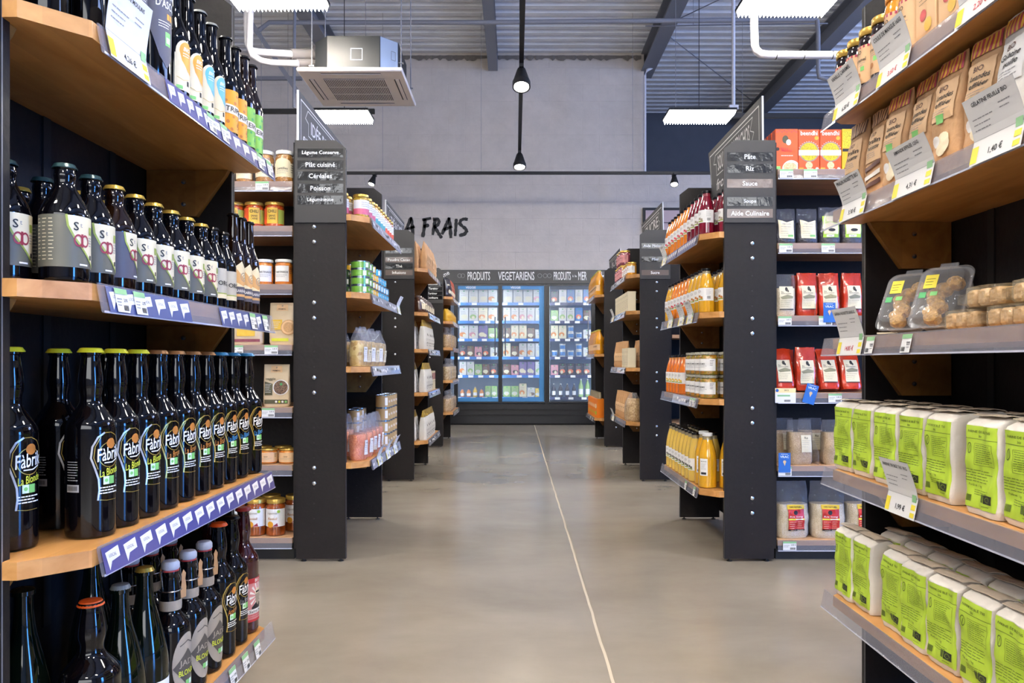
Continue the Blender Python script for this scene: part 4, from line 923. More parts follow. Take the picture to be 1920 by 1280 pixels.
K['champ_d'] = bottle_kit('beer_bottle', 'champ', .043, .33, 'glass_green', None); K['champ_g'] = bottle_kit('beer_bottle', 'champ', .0415, .293, 'glass_green', 'cap_grey', caph=.009); K['champ_y'] = bottle_kit('beer_bottle', 'champ', .0415, .300, 'glass_green', 'cap_gold', lambda g, s, R: g.grect(s, -.05, .05, .03, .085, 'paper', .0005), caph=.009)
K['champ_t'] = bottle_kit('beer_bottle', 'champ', .0415, .335, 'glass_green', 'cap_teal', caph=.009)
K['big_o'] = bottle_kit('beer_bottle', 'fabric', .046, .293, 'glass_black', 'cap_orange', caph=.009, capr=.0170)
K['red'] = bottle_kit('beer_bottle', 'fabric', .0375, .318, 'glass_wine', 'cap_red', lab_bearded, caph=.009, capr=.0165)
def swing_extra(P):
    R = .0375; Hh = .282; st = MB(); st.lathe([(.0165, Hh*.935), (.0165, Hh*.945)], 'cap_red', 20); z = Hh*.945
    st.lathe([(.0150, z), (.0172, z+.003), (.0172, z+.012), (.0140, z+.017), (0, z+.018)], 'stopper', 24)
    wr = MB()
    for sg in (-1, 1): wr.tube([(0, sg*.0165, Hh*.955), (-.004*1, sg*.020, Hh*.93), (.002, sg*.0235, Hh*.86), (.0, sg*.0195, Hh*.80)], .0013, 'steel', 6)
    wr.tube([(.0205*math.cos(a), .0205*math.sin(a), Hh*.80) for a in [i*2*PI/20 for i in range(21)]], .0014, 'steel', 6)
    co = MB(); co.lathe([(.0207, Hh*.665), (.0213, Hh*.70), (.0209, Hh*.735)], 'kraft_label', 24, cap=False)
    sf = lambda u, v, o: (.012+o, .020+u*.55, v); co.gpoly(sf, [(-.012, Hh*.73), (.012, Hh*.73), (.014, Hh*.80), (.009, Hh*.86), (.012, Hh*.90), (0, Hh*.93), (-.010, Hh*.90), (-.009, Hh*.84), (-.014, Hh*.79)], 'kraft', .002)
    return [['stopper', st.mesh('stopper')], ['wire_bail', wr.mesh('wire_bail')], ['paper_collar', co.mesh('paper_collar')]]
K['jade'] = bottle_kit('swing_top_bottle', 'swing', .0375, .282, 'glass_black', None, lab_jade, extra=swing_extra)

bay1 = 'left top shelf'; bay2 = 'second beer shelf'; bay3 = 'third beer shelf'; bay4 = 'bottom beer shelf'
z = SL0[0]; Y = lambda px, X=.69: Yat(px, X); LR = -.35
for i, px in enumerate((255, 296)): K['moulin'].put(-.695, (1.345, 1.440)[i], z, LR, 'tall dark beer bottle, slate label with green tree, '+('nearer' if i == 0 else 'further')+' of two', 'tall slate label beers')
for i in range(4): K['drop_o' if i < 2 else 'drop_b'].put(-.69, 1.530+i*.0625, z, LR, ['cream label beer bottle with orange drop, nearer of two', 'cream label beer bottle with orange drop, further of two', 'cream label beer bottle with blue drop, nearer of two', 'cream label beer bottle with blue drop, further of two'][i], 'drop label beers')
for i in range(4): K['triple' if i < 2 else 'keiko'].put(-.685, 1.790+i*.059 if i < 3 else 1.966, z, LR, ['beer bottle with ochre label, nearer of two on the top shelf', 'beer bottle with ochre label, further of two on the top shelf', 'beer bottle with green label, nearer of two on top shelf', 'beer bottle with green label, last on the top shelf'][i], 'coloured label beers')
for i, (x, y) in enumerate([(-.72, 1.165), (-.79, 1.2), (-.71, 1.255), (-.80, 1.29), (-.86, 1.17), (-.80, 1.40), (-.78, 1.50), (-.77, 1.62), (-.77, 1.75)]):
    K['plain'].put(x, y, z, 0, 'plain dark bottle, '+nth(i)+' of the unlabelled ones, '+bay1, 'unlabelled dark bottles')
z = SL0[1]
cols = ['saint_a']*3+['saint_b']+['saint_c']*5
ys = [1.135]+[1.160+i*.0715 for i in range(8)]; xs = [-.765]+[-.69]*8
for i in range(9): K[cols[i]].put(xs[i], ys[i], z, LR-(.22 if i < 3 else .32)+(.45 if i == 3 else 0), '%s bottle with %s cap and cream label, %s in front row, %s' % ('squat dark', 'teal' if i < 3 else 'gold', nth(i), bay2), 'squat beers with cream labels')
for i in range(2): K['orge'].put(-.69, 1.7258+i*.0615, z, LR, 'squat bottle with pale grey label, %s of two, %s' % (('nearer', 'further')[i], bay2), 'grey label beers')
for i in range(3): K['sarr'].put(-.688, 1.846+i*.0545, z, LR, 'slim bottle with white and tan label, %s of three, %s' % (nth(i), bay2), 'white and tan label beers')
for i, (px, k) in enumerate(((37, 'saint_c'), (80, 'saint_a'), (144, 'saint_c'), (191, 'saint_c'), (245, 'saint_c'), (303, 'saint_c'), (352, 'orge'), (385, 'orge'), (408, 'sarr'))):
    K[k].put(-.86 if i == 0 else -.778, Yat(px, .86 if i == 0 else .778)*1.0+(.0, .0, .0, 0, .0, .0, 0, .01, .035)[i], z, LR, 'dark bottle, %s in the back row, %s' % (nth(i), bay2), 'back row of squat beers')
z = SL0[2]
zz = [1.162]+[1.249+.0781*i for i in range(10)]
kk = ['fab_y']*4+['fab_o']*4+['fab_b']*3
for i in range(11): K[kk[i]].put(-.775 if i == 0 else -.693 if i == 10 else -.70, zz[i], z, -.42 if i < 2 else -.38, 'tall dark beer bottle, %s cap, %s in front row, %s' % ('yellow' if i < 4 else 'bronze' if i < 8 else 'blue', nth(i), bay3), 'tall dark beers on the third shelf')
for i, px in enumerate((22, 116, 205, 262, 312, 352, 385, 412)): K['fab_y' if i < 4 else 'fab_o'].put(-.86 if i == 0 else -.790, (1.165, 1.311, 1.464, 1.583, 1.704, 1.815, 1.908, 0)[i], z, -.4, 'tall dark beer bottle, %s in the back row, %s' % (nth(i), bay3), 'back row of tall dark beers') if i < 7 else None
z = SL0[3]
for k, x, y, lb in (('champ_d', -.79, 1.215, 'dark green bottle without cap, nearest the side panel, '+bay4), ('big_o', -.70, 1.249, 'wide dark bottle with orange cap, front of '+bay4), ('champ_t', -.815, 1.46, 'dark green bottle with dark cap, back of '+bay4),
                    ('champ_g', -.70, 1.343, 'dark green bottle with grey cap, front of '+bay4), ('champ_y', -.70, 1.431, 'dark green bottle with gold cap, front of '+bay4),
                    ('fab_or', -.69, 1.762, 'tall dark beer bottle with orange cap, front of '+bay4), ('fab_k', -.69, 1.842, 'tall dark beer bottle with black cap, front of '+bay4),
                    ('red', -.69, 1.921, 'wine red beer bottle with rose label, nearer of two, '+bay4), ('red', -.665, 1.9985, 'wine red beer bottle with rose label, last of '+bay4)):
    if k == 'red' and y > 1.95: x, y = -.772, 1.912
    K[k].put(x, y, z, -.35, lb)
for i, (x, y) in enumerate(((-.69, 1.516), (-.69, 1.598), (-.69, 1.680), (-.79, 1.555), (-.79, 1.64), (-.79, 1.73))): K['jade'].put(x, y, z, -.35, 'swing-top bottle with kraft label, %s of the %s row, %s' % (nth(i % 3), 'front' if i < 3 else 'back', bay4), 'swing-top bottles')
# ------------------------------------------------------------------ more goods
mat('flour_paper', '#e6dfd6', .75, bump=.35, bscale=35); mat('flour_flap_shaded', '#c4b5a2', .8, bump=.35, bscale=35); mat('flour_green', '#aecb3a', .55, bump=.15, bscale=30); mat('flour_ink', '#4c5c20', .6); mat('eu_black', '#20261c', .5)  # flap is the white flour paper with shade put into its colour
def flour_kit(seed, lean=0):
    w_, d_, h_ = .094, .064, .160
    mb, fr = bag_mb(w_, d_, h_, 'block', 'flour_paper', n=11, seed=seed, amp=.0055, nt=20, nphi=56)
    S, _ = bag_fns(w_, d_, h_, 'block', 11, seed, .0055, 22); R1 = [S(2*PI*j/56, 1) for j in range(56)]
    sh = lambda kx, ky, dx, dz: [(x*kx+dx, y*ky, z+dz) for x, y, z in R1]
    mb.rings([R1, sh(.96, .99, -.001, .004), sh(.62, .99, -.006, .012), sh(.25, .98, -.010, .015)], 'flour_paper', False, True)
    top = mb.mesh('paper_bag')
    fl = MB(); y = w_*.53
    fl.rings([[(-.028+x, s_*y*(.985 if x < .04 else .94), h_+.003+z+(.0025 if s_ > 0 else 0)) for x, z in ((0, .006), (.012, .0135), (.034, .0165), (.046, .0145), (.046, .0130), (.034, .0150), (.012, .012), (0, .0045))] for s_ in (-1, -.4, .3, 1)], 'flour_flap_shaded', True, True)
    g = MB(); a = w_*.482; g.grect(fr, -a, a, .012, h_*.995, 'flour_green', .0006)
    g.gtext(fr, 'FARINE DE BLÉ T65', 0, h_*.935, .0055, 'flour_ink', .0016, w=.068); g.gtext(fr, 'bio', .0, h_*.885, .005, 'flour_ink', .0016)
    g.gline(fr, [(-a, h_*.85), (a, h_*.85)], .0009, 'flour_ink', .0012)
    g.gdisc(fr, -.029, h_*.74, .0075, 'flour_ink', .0012, 16, rv=.010, r0=.82); g.gline(fr, [(-.031, h_*.70), (-.027, h_*.77)], .0014, 'flour_ink', .0012)
    g.gline(fr, [(-.014, h_*.80), (.038, h_*.80), (.038, h_*.56), (-.014, h_*.56), (-.014, h_*.80)], .0006, 'flour_ink', .0012); g.glines(fr, -.011, .036, h_*.78, 9, .0038, 'flour_ink', .0009, .0012, seed=seed)
    g.glines(fr, -.040, .036, h_*.50, 5, .005, 'flour_ink', .0011, .0012, seed=seed+1); g.gtext(fr, 'Poids net : 1 kg', -.012, h_*.325, .0055, 'flour_ink', .0016)
    g.glines(fr, -.018, .034, h_*.28, 3, .004, 'flour_ink', .0009, .0012, seed=seed+2)
    g.grect(fr, .014, .036, .024, .039, 'eu_black', .0013); g.grect(fr, .005, .0125, .025, .039, 'flour_ink', .0013)
    for i in range(11): t = 2*PI*i/12; g.gdisc(fr, .025+.006*math.cos(t), .0315+.0042*math.sin(t), .0008, 'flour_green', .0018, 5)
    for i in range(8): g.grect(fr, -.038+i*.0019, -.0368+i*.0019, .022, .034, 'flour_ink', .0013)
    g.glines(fr, .010, .030, .019, 1, .003, 'flour_ink', .0009, .0013)
    return Kit('flour_bag', 'flour bag', [['paper_bag', top], ['folded_flap', fl.mesh('folded_flap')], ['label', g.mesh('label')]])
FL = [flour_kit(3), flour_kit(8), flour_kit(15)]
rg = random.Random(21)
for si, (z, fy, by, nm) in enumerate(((SR0[3], [1.925, 1.826, 1.710, 1.602, 1.495, 1.352, 1.247, 1.146], [1.880, 1.770, 1.662, 1.552, 1.40, 1.28], 'fourth right shelf'), (SR0[4], [1.922, 1.825, 1.685, 1.586, 1.480, 1.374, 1.270, 1.168], [1.870, 1.762, 1.652, 1.545, 1.438, 1.33, 1.22], 'bottom right shelf'))):
    for i, y in enumerate(fy):
        kneel = (.0, .04)[(si, i) in ((0, 0), (0, 1), (1, 1))]
        FL[(i*2+si) % 3].put(.866+rg.uniform(-.003, .003), y, z+.0005, PI+rg.uniform(-.05, .05), 'flour bag with lime green label, %s from the far end, front of %s' % (nth(i), nm), 'flour bags with lime green labels')
    for i, y in enumerate(by): FL[(i+si) % 3].put(.955, y, z+.0005, PI+rg.uniform(-.06, .06), 'flour bag with lime green label, %s from the far end, back of %s' % (nth(i), nm), 'flour bags with lime green labels')
# kraft pouches with striped tops
mat('pouch_kraft', '#c49a6f', .6, bump=.5, bscale=25, var=.05); mat('pouch_inner', '#d9b48b', .6); mat('pouch_white', '#dedbd5', .6, bump=.4, bscale=25); mat('stripe_yellow', '#d8b13e', .5); mat('stripe_red', '#a8314c', .5); mat('stripe_brown', '#6b4a3c', .5); mat('stripe_plum', '#7a3b4a', .5); mat('choc', '#53302a', .5)
def pouch_kit(seed, kind):
    w_, d_, h_ = .092, .058, .215; base = 'pouch_white' if kind == 'white' else 'pouch_kraft'
    mb, fr = bag_mb(w_, d_, h_, 'pinch', base, n=3.2, seed=seed, amp=.006, nt=20, nphi=36); g = MB()
    fa, fb = {'choc': ('stripe_brown', 'pouch_inner'), 'almond': ('stripe_red', 'stripe_yellow'), 'white': ('stripe_red', 'stripe_yellow')}[kind]
    a = w_*.43
    for i in range(14): g.grect(fr, -a+2*a*i/14, -a+2*a*(i+1)/14, h_*.84, h_*.985, fa if i % 2 else fb, .0010)
    mat_l = 'paper' if kind == 'white' else 'pouch_inner'
    g.grect(fr, -.034, .034, h_*.42, h_*.78, mat_l, .0008)
    g.gtext(fr, 'BIO', -.004, h_*.72, .011, 'choc', .0018); nm = {'choc': ('Pralin', 'noisette'), 'almond': ('Amandes', 'effilées'), 'white': ('Gélatine', 'feuille')}[kind]
    g.gtext(fr, nm[0], .0, h_*.645, .011, 'ink', .0018, w=.05, shear=.3); g.gtext(fr, nm[1], .004, h_*.575, .010, 'ink', .0018, w=.042, shear=.3)
    g.glines(fr, -.026, .026, h_*.52, 3, .005, 'grey_ink', .0011, .0013, seed=seed)
    if kind == 'choc':
        for k in range(3): g.gpoly(fr, [(-.032, h_*(.12+.1*k)), (.032, h_*(.17+.1*k)), (.032, h_*(.22+.1*k)), (-.032, h_*(.17+.1*k))], 'choc' if k % 2 == 0 else 'pouch_white', .0014)
    elif kind == 'almond':
        g.grect(fr, -.010, .008, h_*.42-.006, h_*.42+.012, 'organic_green', .0016); g.gdisc(fr, .006, h_*.20, .021, 'label_cream', .0012, 16, rv=.024); g.gdisc(fr, -.016, h_*.24, .012, 'paper', .0015, 12)
    else:
        g.gdisc(fr, -.012, h_*.26, .009, 'label_grey', .0014, 14, rv=.015); g.gdisc(fr, .012, h_*.26, .011, 'ink_wine', .0012, 14); g.gpoly(fr, [(-.008, h_*.30), (.010, h_*.31), (.004, h_*.42), (-.004, h_*.41)], 'leaf_green', .0016)
    return Kit('striped_pouch', 'pouch', [['pouch', mb.mesh('pouch')], ['label', g.mesh('label')]])
PK = {k: pouch_kit(i+2, k) for i, k in enumerate(('choc', 'almond', 'white'))}
for i in range(8):
    k = ('choc', 'choc', 'almond', 'almond', 'almond', 'almond', 'white', 'white')[i]
    PK[k].put(.868+(.006 if i % 2 else 0), 1.900-.1015*i, SR0[1], PI+rg.uniform(-.05, .12), '%s pouch with striped top, %s from the far end, second right shelf' % ({'choc': 'brown striped kraft', 'almond': 'tan kraft', 'white': 'white'}[k], nth(i)), 'pouches with striped tops')
for i in range(3): PK['almond'].put(.955, 1.60-.13*i, SR0[1], PI, 'tan kraft pouch in the back row of the second right shelf, '+nth(i), 'pouches with striped tops')
# jars
mat('jar_dark', '#1c0f10', .12, coat=.8); mat('jar_yellow', '#d98e1c', .2, coat=.8); mat('lid_gold', '#c4a04c', .3, metal=.6); mat('lid_white', '#e3e2df', .35); mat('lid_orange', '#e0902a', .35, metal=.2)
grain('lentil_jar', '#7a5324', '#a8763a', 260, .15, 1.0); grain('chili_jar', '#9c3a12', '#c5521c', 160, .15, 1.0); grain('spread_jar', '#b5651f', '#c97a2c', 60, .15, 1.0); grain('veg_jar', '#a06a1c', '#6f6a22', 120, .15, 1.0); grain('pickle_jar', '#c79a2e', '#8f7a24', 100, .15, 1.0)
def jar_kit(R, Hh, content, lid, lab, name='glass_jar'):
    P = bottle_prof('jar', R, Hh); b = MB().lathe(P, content, 36); l = MB(); z = Hh*.88
    l.lathe([(R*.93, z), (R*.955, z+.001), (R*.955, Hh-.003), (R*.91, Hh), (R*.6, Hh), (R*.55, Hh-.001), (0, Hh-.001)], lid, 36)
    parts = [['glass', b.mesh('glass')], ['lid', l.mesh('lid')]]
    if lab: g = MB(); lab(g, cyl(R), R, Hh); parts.append(['label', g.mesh('label')])
    return Kit(name, 'jar', parts)
def jl_kraft(txt):
    def f(g, s, R, Hh):
        g.grect(s, -R*1.4, R*1.4, Hh*.12, Hh*.72, 'pouch_inner', .0004); g.gtext(s, 'BIO', -R*.1, Hh*.62, .009, 'ink', .0014); g.gtext(s, txt, 0, Hh*.50, .008, 'ink', .0014, maxw=R*1.5)
        for i in range(8): g.grect(s, -R*1.4+i*R*.35, -R*1.4+i*R*.35+R*.17, Hh*.68, Hh*.72, 'stripe_red', .0009)
        g.gdisc(s, -.003, Hh*.26, .007, 'bronze_ink', .001, 10); g.grect(s, .003, .014, Hh*.32, Hh*.39, 'organic_green', .001); g.glines(s, -R*.6, R*.6, Hh*.45, 2, .005, 'grey_ink', .001, .001)
    return f
K['jar_carob'] = jar_kit(.0305, .150, 'jar_dark', 'lid_gold', jl_kraft('Caramel')); K['jar_mango'] = jar_kit(.0305, .175, 'jar_yellow', 'lid_orange', jl_kraft('Mangue'))
for i in range(4): K['jar_carob'].put(.855, 1.944-.0645*i, SR0[0], PI+.1, 'dark jar with gold lid and kraft label, %s from far end, right top shelf' % nth(i), 'dark jars with kraft labels')
for i in range(2): K['jar_carob'].put(.93, 1.90-.12*i, SR0[0], PI+.1, 'dark jar with gold lid in the back row, %s, right top shelf' % nth(i), 'dark jars with kraft labels')
for i in range(2): K['jar_mango'].put(.855, 1.685-.0645*i, SR0[0], PI+.1, 'yellow jar with orange lid, %s of two, right top shelf' % ('further', 'nearer')[i], 'yellow jars with orange lids')
def box_kit(w_, d_, h_, m_, art, name='carton', cat='box', bev=.0015):
    b = MB().rbox(-d_/2, d_/2, -w_/2, w_/2, 0, h_, bev, m_); g = MB(); art(g, front(d_/2), w_, h_)
    return Kit(name, cat, [['carton', b.mesh('carton', smooth=False)], ['printed_front', g.mesh('printed_front', smooth=False)]])
def art_kraftbox(g, s, w_, h_):
    g.gtext(s, 'BIO', 0, h_*.85, .010, 'ink'); g.gtext(s, 'Levure', 0, h_*.72, .010, 'ink', maxw=w_*.8, shear=.3); g.glines(s, -w_*.3, w_*.3, h_*.62, 4, .008, 'ink', .0012, .0008); g.gdisc(s, -.008, h_*.35, .012, 'label_red' if 'label_red' in MATS else 'red_ink', .0008, 12); g.gdisc(s, .010, h_*.22, .014, 'stripe_yellow', .0009, 12)
K['kraft_box'] = box_kit(.075, .05, .185, 'pouch_inner', art_kraftbox)
for i in range(3): K['kraft_box'].put(.862, 1.545-.084*i, SR0[0], PI, 'tan printed carton on the right top shelf, %s from the jars' % nth(i), 'tan printed cartons')
# soups and juices
mat('soup_beet', '#6d0c22', .1, coat=1.0); mat('soup_orange', '#dd7d14', .1, coat=1.0); mat('soup_yellow', '#cf9a1c', .1, coat=1.0); mat('soup_pale', '#d3b04e', .1, coat=1.0); mat('soup_carrot', '#cf6a12', .1, coat=1.0); mat('soup_green', '#a9a22c', .1, coat=1.0); mat('neck_glass', '#8a7f62', .1, coat=1.0); mat('neck_beet', '#7c2432', .1, coat=1.0); mat('neck_orange', '#c77a2a', .1, coat=1.0)
def soup_label(ink):
    def f(g, s, R):
        g.grect(s, -R*1.9, R*1.9, .052, .108, 'paper', .0004); g.gdisc(s, -R*.1, .093, .009, 'grey_ink', .0010, 16, rv=.006, r0=.8); g.gtext(s, 'BIO', -R*.1, .093, .004, 'grey_ink', .0012)
        g.grect(s, -.009, .004, .066, .076, ink, .0010); g.gdisc(s, .009, .066, .006, ink, .0011, 10); g.grect(s, -.012, .016, .056, .062, 'label_green', .0010)
        for k in (-1, 1):
            for i in range(7): g.grect(s, k*.042-.008+i*.0022, k*.042-.0068+i*.0022, .060, .072, 'ink', .0010)
            g.glines(s, k*.042-.012, k*.042+.010, .102, 6, .0045, 'grey_ink', .0011, .0010, seed=k+3)
    return f
for nm, fm, nk, ik in (('beet', 'soup_beet', 'neck_beet', 'kraft_label'), ('orange', 'soup_orange', 'neck_orange', 'red_ink'), ('yellow', 'soup_yellow', 'neck_glass', 'bronze_ink'), ('carrot', 'soup_carrot', 'neck_orange', 'stripe_yellow'), ('pale', 'soup_pale', 'neck_glass', 'label_grey')):
    K['soup_'+nm] = bottle_kit('soup_bottle', 'soup', .0355, .205 if nm != 'pale' else .238, nk, 'cap_black', soup_label(ik), caph=.012, crown=False, fill=(fm, .84), cat='bottle')
def lab_white_cap(g, s, R):
    g.grect(s, -.018, .018, .055, .130, 'paper', .0004); g.gtext(s, 'MÉLANGE', 0, .118, .005, 'ink', .0012, w=.026); g.grect(s, -.012, .012, .060, .070, 'ink', .0009); g.glines(s, -.013, .013, .108, 6, .005, 'grey_ink', .0012, .0009)
K['soup_cream'] = bottle_kit('soup_bottle', 'soup', .041, .252, 'neck_glass', 'cap_white', lab_white_cap, caph=.014, crown=False, fill=('soup_yellow', .84))
RR = PI+.45
q = 'first soup shelf', 'second soup shelf', 'third soup shelf', 'bottom soup shelf'
for s_, (z, kinds) in enumerate(((SR1[0], ['beet']*4+['orange']*7), (SR1[1], ['yellow']*4+['orange']*5+['yellow']*2))):
    nm = {'beet': 'beetroot red', 'orange': 'orange', 'yellow': 'mustard yellow'}
    for i, k in enumerate(kinds): K['soup_'+k].put(.853, 3.378+.0752*i, z, RR, '%s soup bottle, %s from the near end, front of %s' % (nm[k], nth(i), q[s_]), 'soup bottles')
    for i in range(7): K['soup_'+kinds[min(i, 10)]].put(.932, 3.345+.077*i, z, RR, '%s soup bottle, %s from the near end, back of %s' % (nm[kinds[i]], nth(i), q[s_]), 'soup bottles')
for i in range(5): K['soup_carrot'].put(.853, 3.80+.0765*i, SR1[2], RR, 'carrot orange soup bottle, %s from the jars, third soup shelf' % nth(i), 'soup bottles')
def jl_plain(w=1.6, lo=.18, hi=.70, m_='paper', txt=None, ink='ink', arch=False):
    def f(g, s, R, Hh):
        g.grect(s, -R*w, R*w, Hh*lo, Hh*hi, m_, .0004)
        if arch: g.gpoly(s, [(R*.95*math.cos(a), Hh*hi+Hh*.14*math.sin(a)) for a in [i*PI/10 for i in range(11)]], m_, .0005)
        if txt: g.gtext(s, txt, 0, Hh*(lo+(hi-lo)*.60), Hh*.075, ink, .0013, maxw=R*1.5)
        g.glines(s, -R*.7, R*.7, Hh*(lo+(hi-lo)*.42), 2, Hh*.06, 'grey_ink', Hh*.014, .0010); g.glines(s, R*.95, R*1.4, Hh*(hi-.06), 4, Hh*.07, 'ink', Hh*.02, .0010)
    return f
mat('lid_speckle', '#8d8a7c', .5, bump=.4, bscale=200, var=.5)
K['jar_veg'] = jar_kit(.0415, .102, 'veg_jar', 'lid_speckle', jl_plain(txt='LÉGUMES'))
for c, (x, nm) in enumerate(((.863, 'front'), (.953, 'back'))):
    for i in range(4):
        for l in range(2): K['jar_veg'].put(x, 3.372+.0925*i+(.0 if c == 0 else .01), SR1[2]+l*.1030, RR, 'squat vegetable jar with speckled lid, %s %s column, %s of its stack' % (nth(i), nm, ('bottom', 'top')[l]), 'stacked vegetable jars')
for i in range(3): K['soup_cream'].put((.860, .866, .949)[i], (3.388, 3.479, 3.366)[i], SR1[3], PI+.9, 'orange cream bottle with white cap, %s on the bottom soup shelf' % ('nearest', 'behind the nearest', 'beside the black panel')[i], 'white capped bottles')
for i in range(8): K['soup_pale'].put(.850, 3.565+.0745*i, SR1[3], RR, 'pale yellow soup bottle, %s in the front row, bottom soup shelf' % nth(i), 'pale soup bottles')
for i in range(7): K['soup_pale'].put(.930, 3.52+.0745*i+.03, SR1[3], RR, 'pale yellow soup bottle, %s in the back row, bottom soup shelf' % nth(i), 'pale soup bottles')
# tins and jars of the left middle bay
mat('label_pink', '#c4607c', .4); mat('label_teal', '#4f9fa5', .4); mat('label_verm', '#d4502a', .4)
def jl_two(m1, m2):
    def f(g, s, R, Hh): g.grect(s, -R*1.9, R*1.9, Hh*.38, Hh*.74, m1, .0004); g.grect(s, -R*1.9, R*1.9, Hh*.14, Hh*.38, m2, .0004); g.glines(s, -R*.8, R*.8, Hh*.65, 3, Hh*.08, 'grey_ink', Hh*.02, .0009)
    return f
K['jar_pink'] = jar_kit(.0365, .105, 'pickle_jar', 'lid_gold', jl_two('paper', 'label_pink')); K['jar_teal'] = jar_kit(.0285, .112, 'jar_yellow', 'lid_gold', jl_two('paper', 'label_teal')); K['jar_verm'] = jar_kit(.0285, .112, 'chili_jar', 'lid_gold', jl_two('paper', 'label_verm'))
for i in range(3): K['jar_pink'].put(-.69, 3.385+.077*i, SL1[0], -.5, 'pickle jar with pink label, %s from near end, left top shelf' % nth(i), 'pickle jars')
for i in range(2): K['jar_pink'].put(-.772, 3.345+.077*i, SL1[0], -.5, 'pickle jar with pink label in the back row, %s' % ('nearer', 'further')[i], 'pickle jars')
for i in range(8): K['jar_teal' if i < 4 else 'jar_verm'].put(-.683, 3.615+.0655*i , SL1[0], -.5, 'slim jar with %s label, %s of the slim row, left top shelf' % ('teal' if i < 4 else 'vermilion', nth(i)), 'slim jars')
mat('tin_green', '#6aa23a', .3, coat=.5); mat('tin_yellow', '#e0b02c', .3, coat=.5); mat('tin_blue', '#3ba3c4', .3, coat=.5); mat('tin_kraft', '#a98b5e', .5); mat('tin_rim', '#a9b4c0', .25, metal=.9); mat('tin_dark', '#3f5f34', .35, coat=.4)
def tin_kit(R, Hh, m_, rib=True, txt=''):
    b = MB().lathe([(R*.96, 0), (R, .001), (R, .003), (R*.985, .0035), (R*.985, Hh-.0035), (R, Hh-.003), (R, Hh-.001), (R*.96, Hh), (R*.94, Hh-.002), (0, Hh-.002)], 'tin_rim', 32); g = MB(); s = cyl(R*.985)
    g.mats; g.rings([[((R*.985+.0004)*math.cos(2*PI*j/32), (R*.985+.0004)*math.sin(2*PI*j/32), z) for j in range(32)] for z in (.0045, Hh-.0045)], m_)
    g.grect(s, -R*.5, -R*.1, Hh*.2, Hh*.8, 'paper', .0009); g.gtext(s, txt, R*.45, Hh*.5, min(Hh*.3, .012), 'paper', .0012, maxw=R*.8); g.glines(s, R*.95, R*1.5, Hh*.75, 4, Hh*.15, 'ink', Hh*.04, .0009)
    return Kit('food_tin', 'tin', [['tin', b.mesh('tin')], ['label', g.mesh('label')]])
K['tin_green'] = tin_kit(.0425, .0358, 'tin_green', txt='BIO'); K['tin_yellow'] = tin_kit(.031, .0358, 'tin_yellow', txt='THON'); K['tin_blue'] = tin_kit(.034, .0358, 'tin_blue', txt='THON'); K['tin_dark'] = tin_kit(.0425, .0358, 'tin_dark', txt='BIO'); K['tin_kraft'] = tin_kit(.037, .066, 'tin_kraft', txt='BIO')
for si, (k, x, y, n, nm) in enumerate((('green', -.692, 3.385, 4, 'green tin, nearest stack'), ('green', -.695, 3.474, 4, 'green tin, second stack'), ('yellow', -.685, 3.552, 4, 'yellow tin, first yellow stack'), ('yellow', -.685, 3.618, 3, 'yellow tin, second yellow stack'), ('blue', -.687, 3.690, 4, 'blue tin, first blue stack'),
        ('blue', -.687, 3.762, 3, 'blue tin, second blue stack'), ('blue', -.687, 3.834, 3, 'blue tin, third blue stack'), ('blue', -.687, 3.906, 2, 'blue tin, fourth blue stack'), ('dark', -.784, 3.40, 3, 'dark green tin, stack beside the panel'), ('yellow', -.762, 3.50, 4, 'yellow tin, stack in the back'))):
    for l in range(n): K['tin_'+k].put(x, y, SL1[1]+l*.0360, -.6+.3*(l % 2), '%s, %s level from the shelf' % (nm, nth(l)), 'stacked tins')
for si, (x, y, n) in enumerate(((-.684, 3.915, 4), (-.684, 3.991, 4), (-.684, 4.067, 4), (-.684, 4.143, 4), (-.80, 3.78, 3), (-.81, 3.93, 3))):
    for l in range(n): K['tin_kraft'].put(x, y, SL1[3]+l*.0664, -.6, 'kraft coloured tin, %s stack %s, %s level' % (nth(si if si < 4 else si-4), 'by the rail' if si < 4 else 'at the back', nth(l)), 'stacked kraft tins')
# clear bags with dry food inside
grain('pasta', '#b48a3c', '#d9bd74', 60); grain('lentils', '#c9623a', '#e08a5a', 300); grain('oats', '#a8824a', '#cfae78', 110); grain('brown_rice', '#a98a62', '#c4a87e', 300); grain('white_rice', '#cbb794', '#e0d2b6', 320); grain('black_beans', '#17151b', '#34303a', 150); grain('brown_food', '#4a2c1e', '#7a5238', 70); grain('muesli', '#b09058', '#d8c296', 90)
def clear_kit(w_, d_, h_, kind, content, fill, seed, lab=None, n=3, amp=.005, filmm='clear_film', name='clear_bag', cat='bag'):
    c, fr = bag_mb(w_, d_, h_, kind, content, n=n, seed=seed, amp=amp, t0=0, t1=fill, k=.965, nt=12)
    f, _ = bag_mb(w_, d_, h_, kind, filmm, n=n, seed=seed, amp=amp, nt=24, cap=False, nphi=36, t0=.015)
    parts = [['contents', c.mesh('contents')], ['film', f.mesh('film')]]
    if lab: g = MB(); lab(g, fr, w_, h_); parts.append(['label', g.mesh('label')])
    return Kit(name, cat, parts)
def lb_small(m_='paper', u0=-.02, u1=.02, a=.15, b=.5, ink='ink', txt='BIO'):
    def f(g, s, w_, h_): g.grect(s, u0, u1, h_*a, h_*b, m_, .0012); g.gtext(s, txt, (u0+u1)/2, h_*(b-.06), (u1-u0)*.2, ink, .0022, maxw=(u1-u0)*.8); g.glines(s, u0+.003, u1-.003, h_*(b-.12), 4, h_*.045, 'grey_ink', .0012, .0018)
    return f
